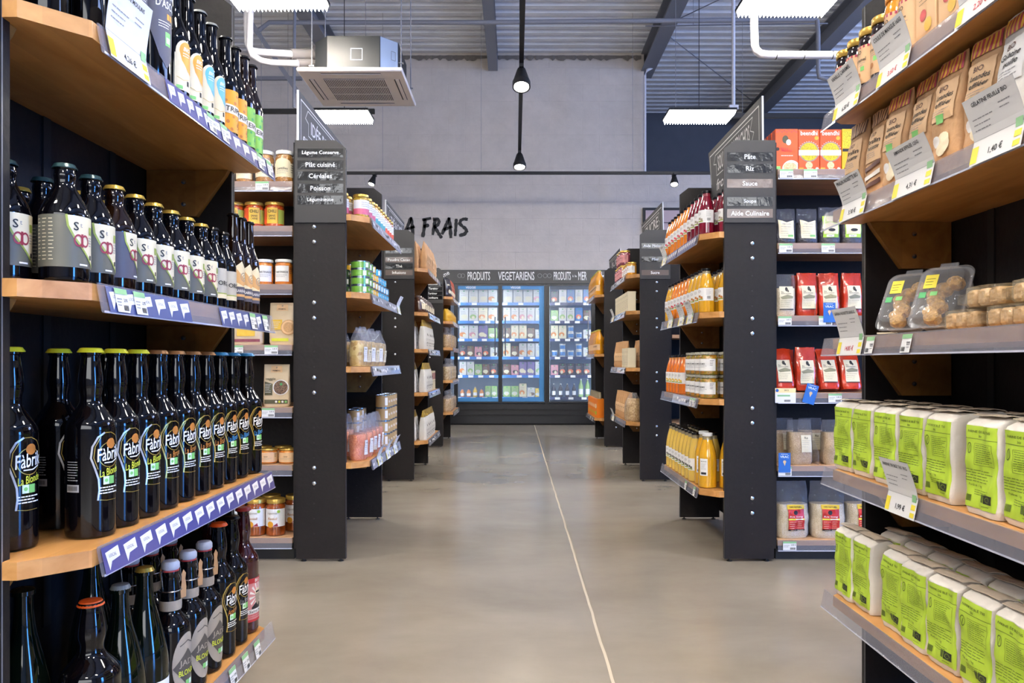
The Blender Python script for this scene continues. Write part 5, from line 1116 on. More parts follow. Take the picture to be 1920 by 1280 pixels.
K['pasta'] = clear_kit(.095, .070, .180, 'slump', 'pasta', .62, 4, lb_small('label_cream', -.018, .018, .1, .42)); K['pasta2'] = clear_kit(.092, .066, .172, 'slump', 'pasta', .66, 9, lb_small('paper', -.018, .018, .12, .5))
K['lentils'] = clear_kit(.085, .062, .190, 'slump', 'lentils', .60, 5, lb_small('paper', .004, .034, .12, .46)); 
for i in range(6): K['pasta' if i % 2 else 'pasta2'].put(-.700, 3.375+.099*i, SL1[2], -.3+rg.uniform(-.12, .12), 'clear bag of golden pasta, %s from the near end, left third shelf' % nth(i), 'bags of pasta')
for i in range(2): K['pasta'].put(-.800, 3.38+.11*i, SL1[2], -.3, 'clear bag of pasta in the back row, %s' % ('nearer', 'further')[i], 'bags of pasta')
for i in range(5): K['lentils'].put((-.700, -.693, -.693, -.693, -.693)[i], 3.372+.0945*i, SL1[3], -.5+rg.uniform(-.1, .1), 'clear bag of orange lentils, %s from the near end, left bottom shelf' % nth(i), 'bags of orange lentils')
for i in range(3): K['lentils'].put(-.800, 3.38+.10*i, SL1[3], -.5, 'clear bag of orange lentils in the back row, %s' % nth(i), 'bags of orange lentils')
# left third bay: kraft, brown and white coffee bags
def paperbag(w_, d_, h_, m_, seed, art=None, kind='pinch', name='paper_bag', amp=.004, top=None, n=4):
    mb, fr = bag_mb(w_, d_, h_, kind, m_, n=n, seed=seed, amp=amp, nt=16, nphi=28, band=(.78, top) if top else None); g = MB()
    parts = [['bag', mb.mesh('bag')]]
    if art: art(g, fr, w_, h_); parts.append(['label', g.mesh('label')])
    return Kit(name, 'bag', parts)
K['kraft_bag'] = paperbag(.085, .055, .205, 'kraft', 3, lambda g, s, w_, h_: (g.grect(s, -.025, .025, h_*.25, h_*.55, 'pouch_inner', .001), g.gtext(s, 'THÉ', 0, h_*.42, .012, 'ink', .002)))
mat('coffee_white', '#dcdad6', .5, bump=.4, bscale=25); mat('coffee_gold', '#a98c3a', .4, metal=.3)
def art_coffee(g, s, w_, h_): g.gtext(s, 'CAFÉ', -.005, h_*.22, .014, 'ink', .002, maxw=w_*.6); g.gtext(s, 'BIO', -.005, h_*.13, .010, 'ink', .002); g.gdisc(s, w_*.22, h_*.5, .010, 'ink', .0015, 14); g.glines(s, -w_*.3, w_*.2, h_*.35, 2, .008, 'grey_ink', .002, .0015)
K['coffee'] = paperbag(.088, .06, .215, 'coffee_white', 6, art_coffee, top='coffee_gold')
mat('choc_film', '#4b2f22', .2, coat=.8, bump=.8, bscale=25, var=.3); K['choc_bag'] = paperbag(.10, .085, .125, 'choc_film', 8, lambda g, s, w_, h_: g.grect(s, -.025, .025, h_*.2, h_*.55, 'label_cream', .001), kind='slump')
K['tea_box'] = box_kit(.075, .06, .150, 'label_cream', lambda g, s, w_, h_: (g.grect(s, -w_*.4, w_*.4, h_*.55, h_*.9, 'ink_wine', .0004), g.gtext(s, 'INFUSION', 0, h_*.45, .010, 'ink', maxw=w_*.8), g.glines(s, -w_*.35, w_*.35, h_*.36, 5, .01, 'grey_ink', .002, .0008)))
th = 'third left bay'
for i in range(7): K['kraft_bag'].put(-.672, 5.60+.098*i, SL2[0], rg.uniform(-.12, .08), 'upright kraft paper bag, %s from near end, top shelf, %s' % (nth(i), th), 'kraft bags')
for i in range(3): K['kraft_bag'].put(-.734, 5.585+.098*i, SL2[0], rg.uniform(-.1, .1), 'upright kraft paper bag in the back row, %s, %s' % (nth(i), th), 'kraft bags')
for i in range(6): K['choc_bag'].put(-.71, 5.59+.115*i, SL2[1], -.5, 'shiny brown chocolate bag, %s from near end, second shelf, %s' % (nth(i), th), 'brown bags')
for s_, zi, nn in ((2, 2, 5), (3, 3, 4), (4, 4, 6)):
    for i in range(nn): K['coffee'].put(-.680, 5.60+.104*i, SL2[zi], rg.uniform(-.2, -.05), 'white coffee bag with gold top, %s from near end, %s shelf, %s' % (nth(i), nth(s_), th), 'white coffee bags')
    for i in range(2): K['coffee'].put(-.755, 5.585+.104*i, SL2[zi], rg.uniform(-.1, .05), 'white coffee bag in the back row, %s, %s shelf, %s' % (nth(i), nth(s_), th), 'white coffee bags')
for i in range(3): K['tea_box'].put(-.69, 6.045+.085*i, SL2[3], -.0, 'cream tea carton with wine red panel, %s from the coffee bags' % nth(i), 'tea cartons')
# left fourth bay
mat('pouch_dark', '#2c2427', .3, coat=.6, bump=.5, bscale=25); mat('pouch_verm', '#b5481f', .35, coat=.5, bump=.4, bscale=25); mat('pack_yellow', '#d9a82a', .3, coat=.7, bump=.5, bscale=25)
def art_dark(g, s, w_, h_): g.gdisc(s, .01, h_*.3, .022, 'label_cream', .001, 12); g.grect(s, -.03, .02, h_*.62, h_*.7, 'label_cream', .001)
K['p_dark'] = paperbag(.10, .06, .19, 'pouch_dark', 3, art_dark); K['p_verm'] = paperbag(.09, .06, .20, 'pouch_verm', 5, art_dark, name='paper_bag'); K['p_yel'] = paperbag(.11, .09, .13, 'pack_yellow', 7, lambda g, s, w_, h_: g.gline(s, [(-.04, h_*.35), (.04, h_*.35)], .006, 'label_ochre', .001), kind='slump')
K['oats'] = clear_kit(.115, .09, .215, 'gather', 'oats', .62, 4); K['muesli'] = clear_kit(.105, .085, .225, 'gather', 'muesli', .62, 7)
fo = 'fourth left bay'
for i in range(6): K['p_dark' if i < 2 else 'p_verm'].put(-.705, 7.80+.112*i, SL3[0], -.5, '%s pouch, %s from near end, top shelf, %s' % ('dark' if i < 2 else 'vermilion', nth(i), fo), 'pouches on the fourth left bay')
for i in range(5): K['p_yel'].put(-.71, 7.81+.14*i, SL3[1], -.5, 'yellow banana chip pack, %s from near end, %s' % (nth(i), fo), 'yellow packs')
for s_, (zi, k) in enumerate(((2, 'oats'), (3, 'muesli'), (4, 'oats'))):
    for i in range(6): K[k].put(-.712, 7.80+.135*i, SL3[zi], -.5+rg.uniform(-.3, .3), 'clear bag of oat flakes, %s from near end, %s shelf, %s' % (nth(i), nth(s_+2), fo), 'bags of oat flakes')
    K[k].put(-.83, 7.82, SL3[zi], -.5, 'clear bag of oat flakes against the back, %s shelf, %s' % (nth(s_+2), fo), 'bags of oat flakes')
# right third bay
mat('jam', '#7c3a48', .12, coat=1.0); mat('honey', '#c98a22', .12, coat=1.0)
K['jam'] = jar_kit(.042, .115, 'jam', 'lid_gold', jl_plain(m_='label_rose', txt='Confiture')); K['honey'] = jar_kit(.036, .095, 'honey', 'lid_gold', jl_plain(txt='MIEL', ink='red_ink'))
tr = 'third right bay'
for i in range(4): K['honey'].put(.86, 5.585+.085*i, SR2[0], RR, 'small honey jar, %s from near end, top shelf, %s' % (nth(i), tr), 'honey jars')
for i in range(4): K['jam'].put(.86, 5.935+.0925*i, SR2[0], RR, 'jam jar with rose label, %s from the honey jars, lower level, %s' % (nth(i), tr), 'jam jars')
for i in range(3): K['jam'].put(.86, 5.935+.0925*i, SR2[0]+.1158, RR, 'jam jar with rose label, %s from the honey jars, upper level, %s' % (nth(i), tr), 'jam jars')
K['sug_box'] = box_kit(.068, .06, .145, 'label_cream', lambda g, s, w_, h_: (g.gtext(s, 'BIO', 0, h_*.8, .014, 'kraft_label'), g.glines(s, -w_*.35, w_*.35, h_*.6, 6, .012, 'kraft_label', .003, .0008)))
for s_, (zi, n) in enumerate(((1, 9), (2, 4))):
    for i in range(n): K['sug_box'].put(.855, 5.585+.078*i, SR2[zi], PI, 'cream printed carton, %s from near end, %s shelf, %s' % (nth(i), ('second', 'third')[s_], tr), 'cream cartons')
for i in range(5): K['kraft_bag'].put(.865, 5.925+.1*i, SR2[2], RR, 'kraft bag, %s beyond the cream cartons, third shelf, %s' % (nth(i), tr), 'kraft bags')
for i in range(3): K['kraft_bag'].put(.945, 5.60+.1*i, SR2[2], RR, 'kraft bag behind the cream cartons, %s, %s' % (nth(i), tr), 'kraft bags')
K['nuts'] = clear_kit(.135, .11, .21, 'slump', 'oats', .8, 6)
K['nuts'].put(.875, 5.61, SR2[3], RR, 'bulging clear bag of nuts at the near end, bottom shelf, '+tr)
for i in range(6): K['kraft_bag'].put(.865, 5.745+.1*i, SR2[3], RR, 'kraft bag, %s beyond the nut bag, bottom shelf, %s' % (nth(i), tr), 'kraft bags')
# right fourth bay
mat('juice_orange', '#e09a1c', .1, coat=1.0); mat('juice_apricot', '#cf8a3a', .1, coat=1.0); mat('cap_lime', '#c9c04a', .35)
K['juice'] = bottle_kit('juice_bottle', 'juice', .0425, .260, 'neck_orange', 'cap_lime', lambda g, s, R: (g.grect(s, -.05, .05, .04, .10, 'pouch_inner', .0004), g.gtext(s, 'JUS', 0, .075, .018, 'ink', .0014)), caph=.012, crown=False, fill=('juice_orange', .90))
K['juice2'] = bottle_kit('juice_bottle', 'juice', .0425, .260, 'neck_orange', 'cap_lime', lambda g, s, R: g.grect(s, -.05, .05, .04, .10, 'pouch_inner', .0004), caph=.012, crown=False, fill=('juice_apricot', .90))
fr_ = 'fourth right bay'
for i in range(9): K['juice'].put(.865, 7.79+.089*i, SR3[0], RR, 'orange juice bottle, %s from near end, top shelf, %s' % (nth(i), fr_), 'juice bottles')
for i in range(9): K['juice' if i < 3 else 'juice2'].put(.865, 7.79+.089*i, SR3[1], RR, 'juice bottle, %s from near end, middle shelf, %s' % (nth(i), fr_), 'juice bottles')
for i in range(2):
    for s_ in range(2): K['juice'].put(.955, 7.79+.089*i, SR3[s_], RR, 'juice bottle in the back row, %s, %s shelf, %s' % (nth(i), ('top', 'middle')[s_], fr_), 'juice bottles')
mat('sleeve_orange', '#e07a1c', .4)
def sleeve_kit():
    b = MB().rbox(-.038, .038, -.042, .042, 0, .195, .002, 'sleeve_orange'); n_ = MB()
    for y in (-.021, .021): n_.lathe([(.018, .195), (.016, .235), (.012, .25), (.013, .262), (0, .263)], 'neck_glass', 14, (0, y, 0))
    g = MB(); s = front(.038); g.gdisc(s, 0, .12, .024, 'label_cream', .0005, 18); g.gtext(s, 'JUS', 0, .12, .014, 'sleeve_orange', .001); g.gdisc(s, 0, .05, .02, 'lime_leaf', .0005, 12)
    return Kit('juice_pack', 'juice pack', [['sleeve', b.mesh('sleeve')], ['bottle_necks', n_.mesh('bottle_necks')], ['printed_front', g.mesh('printed_front')]])
K['sleeve'] = sleeve_kit()
for i in range(8): K['sleeve'].put(.865, 7.79+.098*i, SR3[2], PI+.25, 'orange cardboard juice pack, %s from near end, bottom shelf, %s' % (nth(i), fr_), 'juice packs')
# ------------------------------------------------------------------ price cards standing in the rails
mat('card_grey', '#c9c7cb', .5)
def price_card(side, Xr, y0, y1, zt, name, price, label, red=False, up=.058, lean=.022, low=.043):
    """side: +1 right unit (faces -X), -1 left unit (faces +X). card y0..y1"""
    d = -side; w_ = (y1-y0)
    P = lambda u, v, o: (Xr+d*((.0135-.009*(1+v/low) if v < 0 else .0045+lean*(v/up)**1.3)+o), (y1-u if side > 0 else y0+u), zt+v)
    cy_ = (y0+y1)/2; root = thing('price_card', label, 'price card', (Xr, cy_, zt), 'large price cards standing in the rails')
    m = MB(); m.grect(P, 0, w_, -low, 0, 'paper', 0, 1, 1); m.grect(P, 0, w_, 0, up, 'paper', 0, 1, 5)
    Pb = lambda u, v, o: P(u, v, o-.0006); m.grect(Pb, w_, 0, -low, 0, 'card_grey', 0, 1, 1); m.grect(Pb, w_, 0, 0, up, 'card_grey', 0, 1, 5); m.build('card', root, smooth=False)
    g = MB(); g.gtext(P, name, w_*.5, up*.84, .0085, 'ink', .0006, maxw=w_*.86); g.glines(P, w_*.08, w_*.5, up*.5, 3, .009, 'grey_ink', .0016, .0005); g.glines(P, w_*.62, w_*.85, up*.62, 2, .008, 'grey_ink', .0016, .0005)
    g.grect(P, 0, w_*.14, -low*.92, -low*.25, 'yellow_tag', .0005); g.grect(P, w_*.84, w_*.97, -low*.55, -low*.30, 'yellow_tag', .0005); g.grect(P, w_*.84, w_*.97, -low*.9, -low*.68, 'yellow_tag', .0005); g.grect(P, w_*.84, w_*.97, -low*.18, up*.10, 'green_tag', .0005)
    g.gtext(P, price, w_*.5, -low*.62, .0135, 'red_ink' if red else 'ink', .0007, maxw=w_*.55); g.gline(P, [(0, 0), (w_, 0)], .0006, 'grey_ink', .0004); g.build('print', root, smooth=False)
XRR = XR-.3075; XLR = XL+.3075
price_card(-1, XLR, 1.172, 1.300, SL0[0], 'BIÈRE DE MOULINS', '4,26 €', 'large white price card 4,26 € above the top left beer shelf', up=.085, lean=.012)
price_card(1, XRR, 1.735, 1.865, SR0[1], 'PRALIN NOISETTE BIO', '3,30 €', 'white price card 3,30 € below the brown striped pouches')
price_card(1, XRR, 1.455, 1.605, SR0[1], 'AMANDE EFFILÉE 125G', '4,31 €', 'white price card 4,31 € in the middle of the pouch shelf')
price_card(1, XRR, 1.195, 1.330, SR0[1], 'GÉLATINE FEUILLE BIO', '1,40 €', 'large white price card 1,40 € in front of the white pouches', up=.07)
price_card(1, XRR, 1.765, 1.905, SR0[0], 'VANILLE CARAMEL', '6,50 €', 'white price card at far end of the top right shelf', up=.065)
price_card(1, XRR, 1.540, 1.675, SR0[0], 'COULIS DE MANGUE 165G', '3,60 €', 'white price card with red figures below the yellow mango jars', True, up=.07)
price_card(1, XRR, 1.23, 1.375, SR0[0], 'LEVURE BIO', '2,20 €', 'white price card at upper right corner below the tan cartons', True, up=.07)
price_card(1, XRR, 1.515, 1.635, SR0[3], 'FARINE DE BLÉ T65 1KG', '1,99 €', 'white price card 1,99 € in front of the upper flour bags', up=.072)
price_card(1, XRR, 1.750, 1.880, SR0[2], 'GÂTEAU NOISETTE SANS G.', '14,85 €', 'white price card with red 14,85 € near the clear boxes', True, up=.07)
for i, y in enumerate((3.42, 3.60, 3.86)): price_card(1, XRR, y, y+.12, SR1[1], 'SOUPE BIO', '3,95 €', 'white price card on the second soup shelf, %s from the near end' % nth(i), up=.06)
price_card(1, XRR, 4.02, 4.13, SR1[0], 'SOUPE BIO', '3,40 €', 'white price card at far end of the first soup shelf', up=.06)
for i, y in enumerate((3.47, 3.70, 3.93)): price_card(-1, XLR, y, y+.11, SL1[3], 'LENTILLES', '2,95 €', 'white price card below the lentils and kraft tins, %s from near end' % nth(i), up=.05)
price_card(-1, XLR, 4.05, 4.15, SL1[1], 'THON', '2,15 €', 'white price card at far end of the tin shelf', up=.05)
price_card(1, XRR, 6.16, 6.28, SR2[1], 'SUCRE', '2,15 €', 'white price card on the cream carton shelf, third right bay', up=.06); price_card(1, XRR, 6.14, 6.27, SR2[3], 'NOIX', '5,15 €', 'white price card by the kraft bags, third right bay', up=.06)
# ------------------------------------------------------------------ clear food boxes and wrapped blocks on the right
mat('pastry', '#c08f3c', .45, coat=.6, bump=1.0, bscale=90, var=.35); mat('cake', '#c9a06a', .5, coat=.9, bump=.6, bscale=60, var=.15); film('box_film', '#c9c9cc', clear=.86, rough=.1, bump=.2); film('wrap_film', '#d8c8a8', clear=.86, rough=.12, bump=1.0, scale=60)
def clam_kit():
    def rr(sx, sz, z, n=6):        # rounded rectangle ring in the y-z plane at depth x=z
        P = []; r = .022
        for cx, cz, a0 in ((sx-r, sz-r, 0), (-sx+r, sz-r, PI/2), (-sx+r, -sz+r, PI), (sx-r, -sz+r, 1.5*PI)):
            for i in range(n+1): a = a0+PI/2*i/n; P.append((z, cx+r*math.cos(a), .075+cz+r*math.sin(a)))
        return P
    b = MB(); b.rings([rr(.052, .072, 0), rr(.046, .066, -.004), rr(.042, .060, -.034), rr(.036, .054, -.038)], 'box_film', False, True)
    l = MB(); l.rings([rr(.054, .075, .000), rr(.054, .075, .0025), rr(.047, .067, .0035), rr(.043, .062, .018), rr(.037, .056, .021)], 'box_film', False, True)
    f = MB(); rk = random.Random(4)
    for i in range(7):
        cy, cz = rk.uniform(-.020, .020), .030+.014*i
        f.rings([[(-.010+dd, cy+.017*kk*math.cos(2*PI*j/10), cz+.014*kk*math.sin(2*PI*j/10)) for j in range(10)] for dd, kk in ((-.014, .3), (-.010, .9), (0, 1.1), (.010, .9), (.015, .3))], 'pastry', True, True)
    g = MB(); s = lambda u, v, o: (.0215+o, u, v); g.grect(s, -.030, -.004, .085, .118, 'yellow_tag', .0004); g.glines(s, -.027, -.008, .108, 3, .007, 'ink', .0012, .0008); g.grect(s, -.034, -.020, .062, .076, 'leaf_green', .0004); g.grect(s, -.012, .002, .066, .076, 'organic_green', .0004)
    h = MB(); h.rbox(.0, .004, -.018, .018, .147, .158, .001, 'box_film')
    return Kit('food_box', 'food box', [['tray', b.mesh('tray')], ['lid', l.mesh('lid')], ['pastries', f.mesh('pastries')], ['sticker', g.mesh('sticker')], ['lid_tab', h.mesh('lid_tab')]])
K['clam'] = clam_kit()
K['clam'].put(.835, 1.655, SR0[2]+.0075, PI+.62, 'clear hinged food box with pastries, leaning, the smaller looking left one', 'clear food boxes', tilt=(0, -.52))
K['clam'].put(.845, 1.535, SR0[2]+.0075, PI+.62, 'clear hinged food box with pastries, leaning, the right one nearer the cakes', 'clear food boxes', tilt=(0, -.52))
def wrapped_kit(w_, d_, h_):
    c = MB(); n = 3
    for i in range(n): c.rbox(-d_/2*.9, d_/2*.9, -w_/2+w_*i/n+.002, -w_/2+w_*(i+1)/n-.002, .002, h_*.9, .005, 'cake')
    f, _ = bag_mb(w_*1.06, d_*1.08, h_*1.02, 'block', 'wrap_film', n=5, seed=5, amp=.004, nt=8, nphi=30)
    ends = []; rk = random.Random(8)
    for sg in (-1, 1): ends.append(MB().rings([[(x*(1+.3*j), sg*(w_/2*1.04+.009*j), h_*.5+zz*(1-.1*j)+rk.uniform(-.002, .002)) for x, zz in ((-d_*.3, -.012), (0, -.014), (d_*.3, -.010), (d_*.3, .010), (0, .015), (-d_*.3, .011))] for j in range(3)], 'wrap_film'))
    return Kit('wrapped_cake', 'cake', [['cakes', c.mesh('cakes')], ['wrapping', f.mesh('wrapping')], ['crimped_end', ends[0].mesh('crimped_end')], ['crimped_end', ends[1].mesh('crimped_end')]])
K['wrap'] = wrapped_kit(.10, .072, .036)
for i, (x, y, l) in enumerate(((.862, 1.415, 0), (.862, 1.285, 0), (.862, 1.155, 0), (.864, 1.350, 1), (.864, 1.220, 1), (.945, 1.42, 0), (.945, 1.29, 0))):
    K['wrap'].put(x, y, SR0[2]+l*.0385, PI, 'film wrapped golden cakes, %s, %s' % (('furthest', 'middle', 'nearest', 'further', 'nearer', 'further', 'nearer')[i], ('lower front row', 'lower front row', 'lower front row', 'upper layer', 'upper layer', 'back row', 'back row')[i]), 'wrapped cakes')
mat('sachet', '#dcdccb', .5); 
def sachet(x, y, rz, label, dz):
    o = MB().rings([[(a, b, dz+c) for a, b in ((-.035, -.02), (.035, -.022), (.037, .02), (-.033, .022))] for c in (0, .0035)], 'sachet', True, True).grect(lambda u, v, o_: (u, v, dz+.0036+o_), -.03, .03, -.008, .002, 'label_green', .0003).build('sachet', None)
    o.location = (x, y, SR0[2]+.0008); o.rotation_euler = (0, 0, rz); tag(o, label, 'sachet', 'loose paper sachets')
sachet(.86, 1.83, .3, 'white paper sachet lying at the far end of the third right shelf', 0); sachet(.868, 1.765, 1.1, 'white paper sachet lying nearer the clear food boxes', .0045)
# ------------------------------------------------------------------ goods in the runs facing the camera
RF = -PI/2; YF = 3.345
def rowx(*px): return [(p-VX)*YF/F for p in px]
K['j_lent'] = jar_kit(.040, .140, 'lentil_jar', 'lid_white', jl_plain(1.3, .16, .60, 'label_cream', 'Lentilles', arch=True)); K['j_small'] = jar_kit(.036, .100, 'lentil_jar', 'lid_white', jl_plain(1.3, .16, .70, 'label_cream', 'Pois'))
for i, x in enumerate(rowx(497, 534)): K['j_lent'].put(x, YF, SLC[0], RF, 'tall lentil jar with white lid and cream label, %s' % ('left of two', 'right one beside the black panel')[i], 'lentil jars')
for i, x in enumerate(rowx(390, 425, 459)): K['j_small'].put(x, YF, SLC[0], RF, 'small lentil jar with cream label, %s behind the beer bay' % nth(i), 'small lentil jars')
K['j_chili'] = jar_kit(.043, .112, 'chili_jar', 'lid_gold', lambda g, s, R, Hh: (g.grect(s, -R*1.7, -R*.62, Hh*.14, Hh*.74, 'label_verm', .0004), g.grect(s, -R*.60, R*.50, Hh*.14, Hh*.76, 'stripe_yellow', .0004), g.gtext(s, 'CHILI', -R*.05, Hh*.62, .014, 'ink', .0014, w=.036), g.gtext(s, 'SANS', -R*.05, Hh*.44, .009, 'ink', .0014, w=.028), g.gtext(s, 'CARNE', -R*.05, Hh*.33, .009, 'ink', .0014, w=.03), g.grect(s, R*.56, R*1.4, Hh*.14, Hh*.70, 'label_green', .0004)))
for i, x in enumerate(rowx(402, 437, 474, 512)[1:]): K['j_chili'].put(x+.0*i, YF+.02, SLC[1], RF+(.35 if i == 1 else .1), 'orange chili jar with yellow label and gold lid, %s' % ('partly behind beer bottles', 'left of the clear pair', 'right of the clear pair')[i], 'chili jars')
K['j_spread'] = jar_kit(.0385, .112, 'spread_jar', 'lid_white', jl_plain(.85, .12, .74, 'paper', 'TARTINADE'))
for i, x in enumerate(rowx(458, 495, 531)): K['j_spread'].put(x, YF+.01, SLC[2], RF+(.3 if i < 2 else 0), 'brown spread jar with white square label, %s of three' % nth(i), 'spread jars')
grain('beans_print', '#2c1713', '#8a6a54', 330, .5, .1); mat('pouch_cream', '#cdb99a', .45, coat=.4, bump=.3, bscale=20); mat('pouch_olive', '#4c4a34', .5); mat('seed_print', '#b58e62', .5, var=.2, bump=.2, bscale=200)
def veg_pouch(dark, seed):
    w_, d_, h_ = .118, .040, .185; mb, fr = bag_mb(w_, d_, h_, 'pinch', 'pouch_cream', n=3.4, seed=seed, amp=.003, nt=18, nphi=36); g = MB()
    g.gpoly(fr, [(-.024, .178), (.024, .178), (.026, .150), (-.026, .150)], 'pouch_inner', .0008); g.gtext(fr, 'PRIMÉAL', 0, .158, .007, 'ink', .0018, w=.034); g.gdisc(fr, 0, .171, .004, 'kraft_label', .0012, 10)
    if dark:
        g.gtext(fr, 'veggie', -.024, .120, .014, 'pouch_olive', .0018, w=.046); g.gpoly(fr, [(-.050, .110), (-.014, .100), (-.014, .050), (-.050, .050)], 'pouch_olive', .0010); g.glines(fr, -.047, -.018, .098, 6, .007, 'paper', .0016, .0014)
        g.gdisc(fr, .022, .084, .034, 'paper', .0012, 28); g.gdisc(fr, .022, .084, .030, 'beans_print', .0016, 28); g.gdisc(fr, .024, .098, .006, 'leaf_green', .0020, 8)
        g.grect(fr, -.052, .052, .012, .030, 'pouch_olive', .0010)
        for i, c in enumerate(('paper', 'lime_ink', 'paper', 'organic_green')): g.gdisc(fr, .002+i*.014, .021, .005, c, .0014, 8)
    else:
        g.grect(fr, -.048, .002, .065, .110, 'stripe_yellow', .0010); g.glines(fr, -.044, -.004, .100, 4, .008, 'paper', .002, .0014); g.gdisc(fr, .030, .076, .034, 'seed_print', .0012, 28); g.gdisc(fr, .03, .076, .030, 'pouch_inner', .0016, 28, r0=.75); g.grect(fr, -.045, .03, .015, .028, 'lime_ink', .0010)
    return Kit('stand_up_pouch', 'pouch', [['pouch', mb.mesh('pouch')], ['label', g.mesh('label')]])
VP1 = veg_pouch(True, 4); VP0 = veg_pouch(False, 6)
VP1.put(rowx(519)[0], YF+.005, SLC[4], RF, 'cream pouch showing a bowl of dark beans, beside the black panel'); VP0.put(rowx(530)[0], YF+.005, SLC[3], RF, 'cream and yellow pouch with a round seed picture, beside the black panel')
K['p_purple'] = paperbag(.14, .05, .125, 'pouch_cream', 9, lambda g, s, w_, h_: (g.grect(s, -.06, .06, h_*.1, h_*.2, 'stripe_plum', .001), g.grect(s, -.04, .04, h_*.3, h_*.6, 'stripe_yellow', .001)), name='stand_up_pouch'); K['p_purple'].put(rowx(462)[0], YF+.02, SLC[3], RF, 'low gold pouch with a plum band behind the blue capped beers')
K['j_soup'] = jar_kit(.0395, .066, 'spread_jar', 'lid_gold', jl_plain(1.5, .12, .74, 'pouch_inner', 'Caviar'))
for i, x in enumerate(rowx(466, 503, 540)): K['j_soup'].put(x-.002, YF+.01, SLC[5], RF, 'small squat jar with gold lid, %s from the left' % nth(i), 'squat jars')
for i, x in enumerate(rowx(480, 518)): K['j_soup'].put(x, YF+.10, SLC[5], RF, 'small squat jar with gold lid in the back row, %s' % ('left', 'right')[i], 'squat jars')
mat('ratatouille', '#8a4216', .15, coat=1.0, var=.4, bscale=50)
K['j_rat'] = jar_kit(.042, .160, 'ratatouille', 'lid_gold', lambda g, s, R, Hh: (g.grect(s, -R*1.2, R*1.4, Hh*.26, Hh*.74, 'paper', .0004), g.gtext(s, 'Légumes', -.004, Hh*.62, .012, 'kraft_label', .0014, w=.044, shear=.3), g.gtext(s, 'Ravioli', -.002, Hh*.48, .011, 'bronze_ink', .0014, w=.04, shear=.3), g.gdisc(s, .024, Hh*.67, .007, 'lime_leaf', .001, 12), g.gdisc(s, -.012, Hh*.32, .014, 'label_ochre', .001, 12), g.gpoly(s, [(-.002, Hh*.27), (.018, Hh*.36), (.022, Hh*.27)], 'ink_wine', .0013)))
for i, x in enumerate(rowx(441, 479, 516)): K['j_rat'].put(x, YF+.01, SLC[6], RF, 'tall jar of cooked vegetables, %s from the left, lowest shelf' % nth(i), 'cooked vegetable jars')
for i, x in enumerate(rowx(500, 545)): K['j_rat'].put(x-.012, YF+.105, SLC[6], RF, 'tall jar of cooked vegetables in the back row, %s' % ('left', 'right')[i], 'cooked vegetable jars')
# right run
mat('box_orange', '#d4511f', .4); mat('box_orange2', '#c44a1c', .4); mat('bowl_grey', '#8d7f7c', .4); grain('curry_print', '#8f8a1c', '#e0c822', 420, .6, .0); grain('rice_print', '#b7a070', '#dcd2a8', 420, .6, .0); mat('box_yellow', '#e2a41a', .4)
def art_beendhi(g, s, w_, h_):
    g.gtext(s, 'beendhi', 0, h_*.91, .020, 'white', .0008, w=w_*.80); g.gdisc(s, w_*.35, h_*.79, .009, 'orange_ink', .0006, 14)
    for i in range(11): a = PI*(.15+.7*i/10); g.gdisc(s, w_*.52*math.cos(a), h_*.44+w_*.53*math.sin(a), .0016, 'paper', .0006, 6)
    g.gdisc(s, 0, h_*.46, w_*.475, 'bowl_grey', .0005, 32); g.gdisc(s, 0, h_*.46, w_*.42, 'curry_print', .0008, 32); g.grect(s, -w_*.49, w_*.49, h_*.37, h_*.50, 'paper', .0011); g.glines(s, -w_*.2, w_*.2, h_*.44, 1, .006, 'grey_ink', .0015, .0014)
    g.gdisc(s, 0, h_*.135, w_*.17, 'rice_print', .0009, 18); g.grect(s, -w_*.47, -w_*.26, .004, .014, 'label_ochre', .0006); g.gdisc(s, w_*.38, .009, .007, 'paper', .0006, 8); g.grect(s, -w_*.1, w_*.2, .005, .010, 'paper', .0006)
def art_bowl(g, s, w_, h_):
    for i in range(9): g.gdisc(s, -w_*.42+i*w_*.105, h_*.93-.008*abs(4-i)*.0+(.006 if i % 2 else 0), .004, 'stripe_plum', .0006, 8, r0=.5)
    g.gdisc(s, -.006, h_*.75, .014, 'pouch_olive', .0006, 12, rv=.018); g.gdisc(s, .008, h_*.68, .011, 'paper', .0008, 12, rv=.013); g.gdisc(s, -w_*.40, h_*.52, .008, 'ink', .0006, 10)
    g.gtext(s, 'Riz à la', -.01, h_*.535, .009, 'red_ink', .0008, w=w_*.32); g.gtext(s, 'Madras', 0, h_*.485, .009, 'red_ink', .0008, w=w_*.45); g.glines(s, -w_*.25, w_*.3, h_*.37, 1, .006, 'paper', .003, .0008)
    g.gpoly(s, [(-w_*.18, .001)]+[(max(-w_*.2, min(w_*.49, w_*.2+w_*.42*math.cos(PI-a))), .001+h_*.25*math.sin(a)) for a in [i*PI/12 for i in range(13)]], 'paper', .0006); g.gdisc(s, w_*.14, h_*.10, w_*.30, 'rice_print', .0009, 22, rv=h_*.10); g.grect(s, -w_*.47, -w_*.28, .004, .020, 'organic_green', .0006)
K['beendhi'] = box_kit(.093, .045, .182, 'box_orange2', art_beendhi); K['bowlbox'] = box_kit(.100, .045, .184, 'box_orange', art_bowl)
K['yelbox'] = box_kit(.10, .045, .184, 'box_yellow', lambda g, s, w_, h_: (g.grect(s, -w_*.48, w_*.48, h_*.55, h_*.95, 'curry_print', .0005), g.grect(s, -w_*.48, w_*.1, h_*.46, h_*.53, 'ink', .0006), g.gdisc(s, -w_*.2, h_*.12, .016, 'label_cream', .0006, 12), g.grect(s, -w_*.4, -w_*.1, .005, .014, 'ink', .0007)))
X_ = lambda px: (px-VX)*3.325/F
